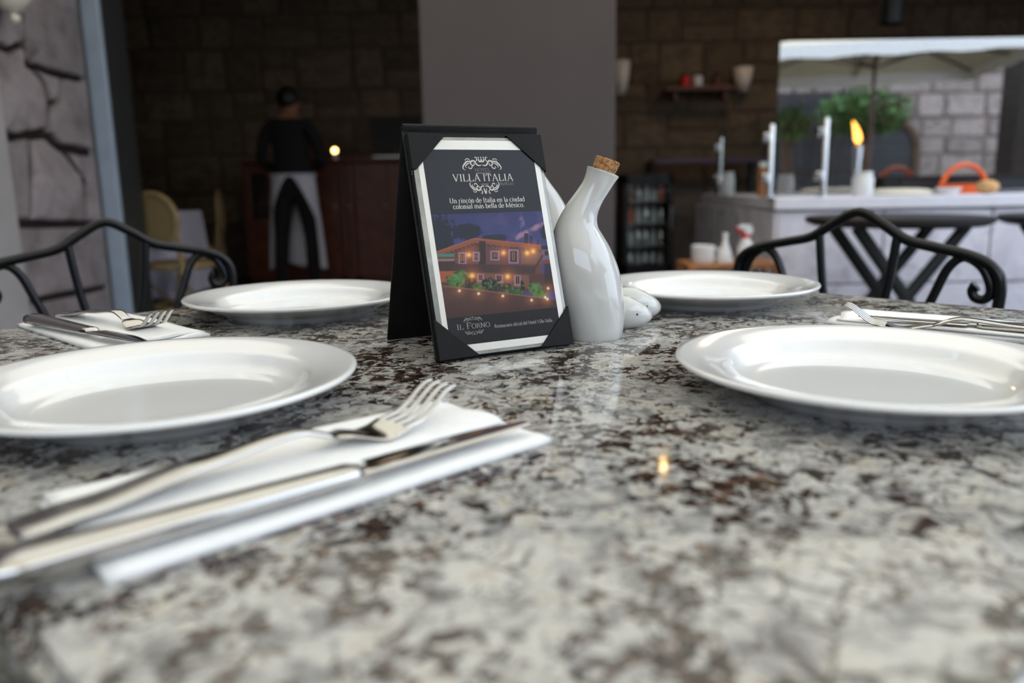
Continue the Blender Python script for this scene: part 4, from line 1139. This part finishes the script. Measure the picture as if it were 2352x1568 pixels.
# big coated pane: a curved-top sheet standing on the slab
def pane():
    a = at(1797, 108, YM); z0 = .812
    root = tag(MB().box((a.x - .012, YM, z0), (4.5, YM + .008, at(2050, 90, YM).z), 0, .0).build('display_glass', M['glass_coated']), 'tall glass pane on the counter mirroring parasol, tree and stone wall', 'glass pane')
    tag(MB().box((1.375, 4.16, .812), (1.383, 5.40, 1.22)).build('side_glass', M['glass']), 'low clear glass pane along the left end of the counter', 'glass pane')
pane()

def on_counter():
    zt = .8055
    def jar(px, py0, py1, Y, w, label, m=M['white'], lidm=None, group='jars on the counter'):
        b = at(px, py1, Y); h = at(px, py0, Y).z - zt
        root = thing('counter_jar', label, 'jar', (b.x, Y, zt), 0, group)
        MB().lathe([(0, 0), (w*.85, 0), (w, .01), (w, h*.72), (w*.8, h*.84), (w*.78, h*.88), (0, h*.88)], 20).build('body', m, root, True)
        MB().lathe([(0, h*.86), (w*.86, h*.86), (w*.86, h), (0, h)], 20).build('lid', lidm or M['white'], root, True)
    jar(1980, 394, 450, 4.14, .052, 'squat white jar on the counter behind the glass')
    jar(1672, 395, 452, 5.2, .040, 'white lidded jar at the far left end of the counter')
    jar(1652, 398, 450, 5.35, .030, 'slim grey jar left of the white jar on the counter', M['chrome'])
    jar(1752, 372, 455, 4.45, .034, 'tall tan jar behind the near corner post of the counter', M['wood_tan'])
    p = at(2065, 440, 4.24); root = thing('pizza_dough', 'flat pale sheet of dough lying on the counter behind the glass', 'dough', (p.x, 4.24, zt))
    MB().lathe([(0, 0), (.155, 0), (.165, .012), (.14, .026), (.09, .032), (0, .034)], 32).build('sheet', M['dough'], root, True)
    p = at(2178, 440, 4.12); root = thing('serving_dish', 'small white dish right of the dough on the counter', 'dish', (p.x, 4.12, zt))
    MB().lathe([(0, 0), (.04, 0), (.06, .03), (.062, .034), (.055, .03), (.038, .008), (0, .008)], 24).build('bowl', M['white'], root, True)
    p = at(2268, 428, 4.16); root = thing('bread_roll', 'round golden bread roll on the counter near the right edge', 'bread', (p.x, 4.16, zt))
    MB().ball((0, 0, .035), (.055, .055, .036), 20).build('crust', M['bread'], root, True)
    for k in range(3): MB().tube([(-.03 + k*.03, -.03, .062 - abs(k-1)*.008), (-.03 + k*.03, .03, .062 - abs(k-1)*.008)], .004, 6).build('score', M['dough'], root, True)
    # black cooking plate and an orange pan with a curved handle
    a = at(2010, 400, 4.65); root = thing('griddle', 'long low black griddle at the back of the counter', 'griddle', (3.15, 4.56, zt))
    MB().box((-1.0, -.11, .02), (1.0, .11, .085), 0, .008).build('body', M['black'], root); MB().box((-1.0, -.12, .085), (1.0, .12, .095)).build('plate', M['screen'], root)
    for sx in (-.9, .9): MB().box((sx - .03, -.09, 0), (sx + .03, .09, .022)).build('foot', M['black'], root)
    p = at(2212, 440, 4.34); root = thing('orange_basket', 'orange basket with an arched rim on the counter beside the bread', 'basket', (p.x, 4.34, zt))
    MB().tube([(.12*math.cos(t)*1.05, .0, .0 + .15*math.sin(t)) for t in [PI*k/16 for k in range(17)]], .014, 8).build('arched_handle', M['orange'], root, True)
    MB().lathe([(0, 0), (.09, 0), (.12, .045), (.125, .05), (.112, .045), (.085, .01), (0, .01)], 24, (0, 0, 0), 0, 1, .42).build('bowl', M['orange'], root, True)
on_counter()

def fridge():
    a, b = at(1432, 402, 6.5), at(1547, 402, 6.5); w = (b.x - a.x)/2; h = a.z
    root = thing('display_fridge', 'small black glass-door fridge full of bottles beside the column', 'fridge', ((a.x + b.x)/2, 6.5, 0)); d = .42
    mb = MB(); mb.box((-w, d - .02, .06), (w, d, h)); mb.box((-w, 0, .06), (-w + .03, d, h)); mb.box((w - .03, 0, .06), (w, d, h)); mb.box((-w, 0, h - .04), (w, d, h)); mb.box((-w, 0, .02), (w, d, .20)); mb.build('cabinet', M['black'], root)
    mb = MB(); z0, z1 = .21, h - .045
    mb.box((-w, -.03, z0), (-w + .035, -.004, z1)); mb.box((w - .035, -.03, z0), (w, -.004, z1)); mb.box((-w, -.03, z1 - .03), (w, -.004, z1)); mb.box((-w, -.03, z0), (w, -.004, z0 + .03)); dr = mb.build('door', M['black'], root)
    MB().box((-w + .035, -.02, z0 + .03), (w - .035, -.014, z1 - .03)).build('pane', M['glass'], dr); MB().box((w - .028, -.06, .5), (w - .012, -.03, .7), 0, .004).build('handle', M['chrome'], dr)
    for z_ in (.38, .56, .74): MB().box((-w + .03, .02, z_), (w - .03, d - .03, z_ + .008)).build('shelf', M['chrome'], root)
    MB().box((w - .11, -.032, .1), (w - .04, -.0, .15)).build('badge', M['white'], root)
    r = random.Random(11); mats = [M['white'], M['chrome'], M['wood_tan'], M['chrome'], M['white'], M['orange']]
    base = [MB().lathe([(0, 0), (.024, 0), (.026, .01), (.026, .08), (.010, .105), (.010, .125), (0, .125)], 12).mesh('bottle', m, True) for m in mats]
    names = {'bottle' + str(i): n_ for i, n_ in enumerate(('small white', 'small grey', 'small tan', 'small grey', 'small white', 'small orange'))}
    rows = ('bottom', 'second lowest', 'second highest', 'top')
    for ri, z_ in enumerate((.206, .389, .569, .749)):
        for k in range(5):
            o = link('bottle', r.choice(base), None, (root.location.x - w + .075 + k*(2*w - .15)/4, 6.5 + .1, z_))
            tag(o, '%s bottle, %s on the %s shelf of the display fridge' % (names[o.data.name.split('.')[0] + str(base.index(o.data))], ('leftmost', 'second from the left', 'in the middle', 'second from the right', 'rightmost')[k], rows[ri]), 'bottle', 'bottles in the display fridge')
fridge()

def small_stand():
    a, b = at(1566, 597, 4.55), at(1778, 600, 4.55); zt = a.z; w = (b.x - a.x)/2; cx = (a.x + b.x)/2
    cx -= .22; 
    root = thing('wooden_stand', 'low tan wooden stand holding cleaning bottles before the counter', 'stand', (at(1672, 600, 3.75).x, 3.75, 0)); zt = at(1672, 600, 3.75).z; w = .215
    MB().box((-w, -.13, zt - .022), (w, .13, zt), 0, .003).build('top', M['wood_tan'], root)
    for sx in (-1, 1):
        for sy in (-1, 1): MB().box((sx*(w - .02) - .018, sy*.11 - .018, 0), (sx*(w - .02) + .018, sy*.11 + .018, zt - .022)).build('leg', M['wood_tan'], root)
    MB().box((-w + .02, -.11, .22), (w - .02, .11, .24)).build('shelf', M['wood_tan'], root)
    Y = 3.72
    def stand(px, name, label, cat): p = at(px, 597, Y); return thing(name, label, cat, (p.x, Y, zt), 0)
    r = stand(1614, 'white_pot', 'squat white pot at the left of the wooden stand', 'pot')
    MB().lathe([(0, 0), (.045, 0), (.052, .01), (.054, .078), (.050, .080), (.047, .076), (.046, .014), (0, .012)], 24).build('body', M['white'], r, True); MB().tube([(.052, 0, .065), (.072, 0, .06), (.072, 0, .025), (.052, 0, .02)], .005, 8).build('handle', M['white'], r, True)
    r = stand(1664, 'white_bottle', 'conical white bottle between the pot and the spray bottle', 'bottle')
    MB().lathe([(0, 0), (.038, 0), (.04, .006), (.028, .05), (.013, .09), (.012, .12), (0, .122)], 20).build('body', M['white'], r, True); MB().lathe([(0, .12), (.014, .12), (.014, .135), (0, .137)], 14).build('cap', M['white'], r, True)
    r = stand(1712, 'spray_bottle', 'white spray bottle with a red trigger on the wooden stand', 'spray bottle')
    MB().lathe([(0, 0), (.036, 0), (.038, .006), (.038, .07), (.018, .105), (.014, .115), (0, .115)], 20).build('body', M['white'], r, True); MB().lathe([(0, .11), (.017, .11), (.017, .128), (0, .128)], 14).build('collar', M['red'], r, True)
    MB().prism([(-.045, .158), (-.03, .172), (.015, .172), (.028, .15), (.022, .128), (-.006, .128), (-.012, .150)], -.013, .013, 0, lambda x, y, z_: (x, z_, y)).build('spray_head', M['white'], r); MB().prism([(-.052, .160), (-.034, .166), (-.014, .128), (-.022, .112), (-.026, .13)], -.008, .008, 0, lambda x, y, z_: (x, z_, y)).build('trigger', M['red'], r)
    r = thing('red_box', 'red box on the lower shelf of the wooden stand', 'box', (at(1672, 620, Y).x, Y, .2405))
    MB().box((-.06, -.05, 0), (.06, .05, .13), 0, .004).build('carton', M['red'], r); MB().box((-.04, -.052, .04), (.0, -.049, .09)).build('sticker', M['white'], r)
small_stand()

def bistro_table(label, c, rz, R=.36, zt=.735):
    root = thing('bistro_table', label, 'table', (c[0], c[1], 0), rz, 'dark tables before the counter')
    MB().lathe([(0, -.035), (R - .03, -.035), (R, -.02), (R, -.004), (R - .006, 0), (0, 0)], 40, (0, 0, zt)).build('tabletop', M['wood_dark2'], root, True)
    for s in (-1, 1):
        for y in (-.13, .13):
            MB().box((-.0, -.0, 0), (.0, 0, 0)) if False else None
            MB().tube([(s*.30, y, .012), (-s*.22, y + .0, zt - .035)], .017, 8, False, 0, 1.6).build('leg', M['black'], root, True)
    for s in (-1, 1): MB().tube([(s*.30, -.17, .015), (s*.30, .17, .015)], .014, 8).build('foot_bar', M['black'], root, True)
M['wood_dark2'] = grainy('near_black_wood', C(26, 20, 22), .6, 0, .3, 14, 0, .3)
p = at(2072, 520, 3.3); bistro_table('round near-black table with crossed legs in front of the counter', (p.x, 3.35), 0)
p = at(2480, 530, 3.2); bistro_table('dark table with crossed legs cut off by the right frame edge', (p.x + .08, 3.2), 0)

def wall_shelf():
    a, b = at(1528, 205, 7.95), at(1690, 205, 7.95); w = (b.x - a.x)/2
    root = thing('wall_shelf', 'reddish wooden shelf high on the brown stone wall', 'shelf', ((a.x + b.x)/2, 8.02, a.z))
    MB().box((-w, -.12, -.02), (w, .12, .02), 0, .004).build('board', M['wood_dark'], root)
    for s in (-1, 1): MB().box((s*w*.7 - .015, -.08, -.1), (s*w*.7 + .015, .12, -.02)).build('bracket', M['wood_dark'], root)
    for k, (x, m, lab) in enumerate(((-.14, M['red'], 'red jar at the left of the high wooden shelf'), (-.02, M['white'], 'pale jar in the middle of the high wooden shelf'), (.16, M['wood_dark'], 'brown jar at the right of the high wooden shelf'))):
        r = thing('storage_jar', lab, 'jar', (root.location.x + x, 8.0, a.z + .02), 0, 'jars on the high shelf')
        MB().lathe([(0, 0), (.045, 0), (.05, .01), (.05, .09), (.035, .105), (0, .105)], 16).build('body', m, r, True); MB().lathe([(0, .104), (.038, .104), (.038, .125), (0, .125)], 16).build('lid', M['black'], r, True)
    a, b = at(1512, 372, 7.6), at(1650, 372, 7.6)
    root = thing('work_shelf', 'long dark steel shelf along the wall above the fridge', 'shelf', ((a.x + b.x)/2 + .2, 7.75, a.z)); w = (b.x - a.x)/2 + .25
    MB().box((-w, -.25, -.02), (w, .3, .02), 0, .004).build('board', M['shelf_dark'], root); MB().box((-w, .2, -a.z), (-w + .05, .3, -.02)).build('leg', M['black'], root); MB().box((w - .05, .2, -a.z), (w, .3, -.02)).build('leg', M['black'], root)
wall_shelf()
def sconce(px, y0, y1, label, lit=False):
    a, b = at(px, y0, 7.95), at(px, y1, 7.95); h = a.z - b.z
    root = thing('wall_sconce', label, 'lamp', (a.x, 8.1, b.z), 0, 'pale wall sconces')
    mb = MB(); n = 10; v = []; f = []
    for i in range(n + 1):
        t = -PI/2 + PI*i/n
        for z_, rr in ((0, .05), (h*.5, .085), (h, .10)): v.append((math.sin(t)*rr, -math.cos(t)*rr*1.1, z_))
    for i in range(n):
        for k in range(2): f.append((i*3 + k, (i+1)*3 + k, (i+1)*3 + k + 1, i*3 + k + 1))
    o = mb.add(v, f).build('shade', M['shade_glass'], root, True); o.modifiers.new('thick', 'SOLIDIFY').thickness = .006
    MB().box((-.04, -.01, h*.3), (.04, .09, h*.7), 0, .004).build('bracket', M['black'], root)
sconce(1430, 135, 215, 'pale half-round wall sconce just right of the column')
sconce(1717, 150, 208, 'pale half-round wall sconce right of the high wooden shelf')

def pipe():
    p = at(2045, 55, 6.0); root = thing('hanging_lamp', 'black cylinder lamp hanging from the ceiling above the glass', 'lamp', (p.x, 6.0, p.z))
    MB().lathe([(0, .012), (.07, .012), (.078, 0), (.085, 0), (.085, .5), (.02, .55), (0, .55)], 24).build('shade', M['black'], root, True)
    MB().tube([(0, 0, .54), (0, 0, 3.0 - p.z)], .012, 8).build('cord', M['black'], root, True)
    MB().ball((0, 0, .06), .03, 12).build('bulb', M['bulb'], root, True)
pipe()
def wall_lamp():
    p = at(22, 2, 3.62); root = thing('wall_lamp', 'white glass wall lamp at the top of the left stone wall', 'lamp', (p.x, p.y, p.z - .09))
    MB().lathe([(0, .0), (.05, .02), (.085, .07), (.095, .13), (.085, .2), (.05, .24), (0, .25)], 28, (0, 0, .035)).build('globe', M['shade_glass'], root, True)
    MB().ball((0.012, 0, .02), (.02, .02, .022), 14).build('finial', M['shade_glass'], root, True)
    MB().tube(spline([(0, 0, .28), (-.02, 0, .34), (-.1, 0, .36), (XL - p.x, 0, .34)], 5), .012, 8).build('bracket', M['iron'], root, True)
wall_lamp()
# pendant over the terrace edge: its bulb glints in the polished granite
def pendant():
    d = Vector((.18757, .95073, .34818)); P = Vector((.08, .408, TZ)); k = (3.9 - P.y)/d.y; b = P + d*k
    root = thing('pendant_lamp', 'small warm pendant bulb above the terrace edge, glinting in the granite', 'lamp', (b.x, b.y, b.z))
    MB().ball((0, 0, 0), (.018, .018, .022), 16).build('bulb', M['bulb'], root, True)
    MB().lathe([(0, .10), (.02, .10), (.022, .03), (.018, .02), (0, .02)], 16).build('socket', M['black'], root, True)
    MB().tube([(0, 0, .09), (0, 0, 2.50 - b.z)], .004, 6).build('cord', M['black'], root)
pendant()
# unseen ceiling lamps, added as warm fill for the dim interior
def fill_lamp(x, y, power, label):
    root = thing('fill_lamp', label, 'lamp', (x, y, 2.88), 0, 'added fill lamps')
    MB().lathe([(0, 0), (.12, 0), (.14, .03), (.14, .12), (0, .12)], 28).build('housing', M['black'], root, True)
    MB().lathe([(0, -.004), (.11, -.004), (.115, .002), (0, .002)], 28).build('diffuser', M['shade_glass'], root, True)
    L = bpy.data.lights.new('fill_light', 'AREA'); L.shape = 'DISK'; L.size = .22; L.energy = power; L.color = (1, .74, .48)
    lo = bpy.data.objects.new('fill_light', L); COL.objects.link(lo); lo.location = (0, 0, -.012); lo.parent = root
fill_lamp(2.2, 6.6, 8, 'unseen fill lamp added over the kitchen behind the counter')
fill_lamp(-1.0, 6.4, .3, 'unseen fill lamp added over the indoor dining room')
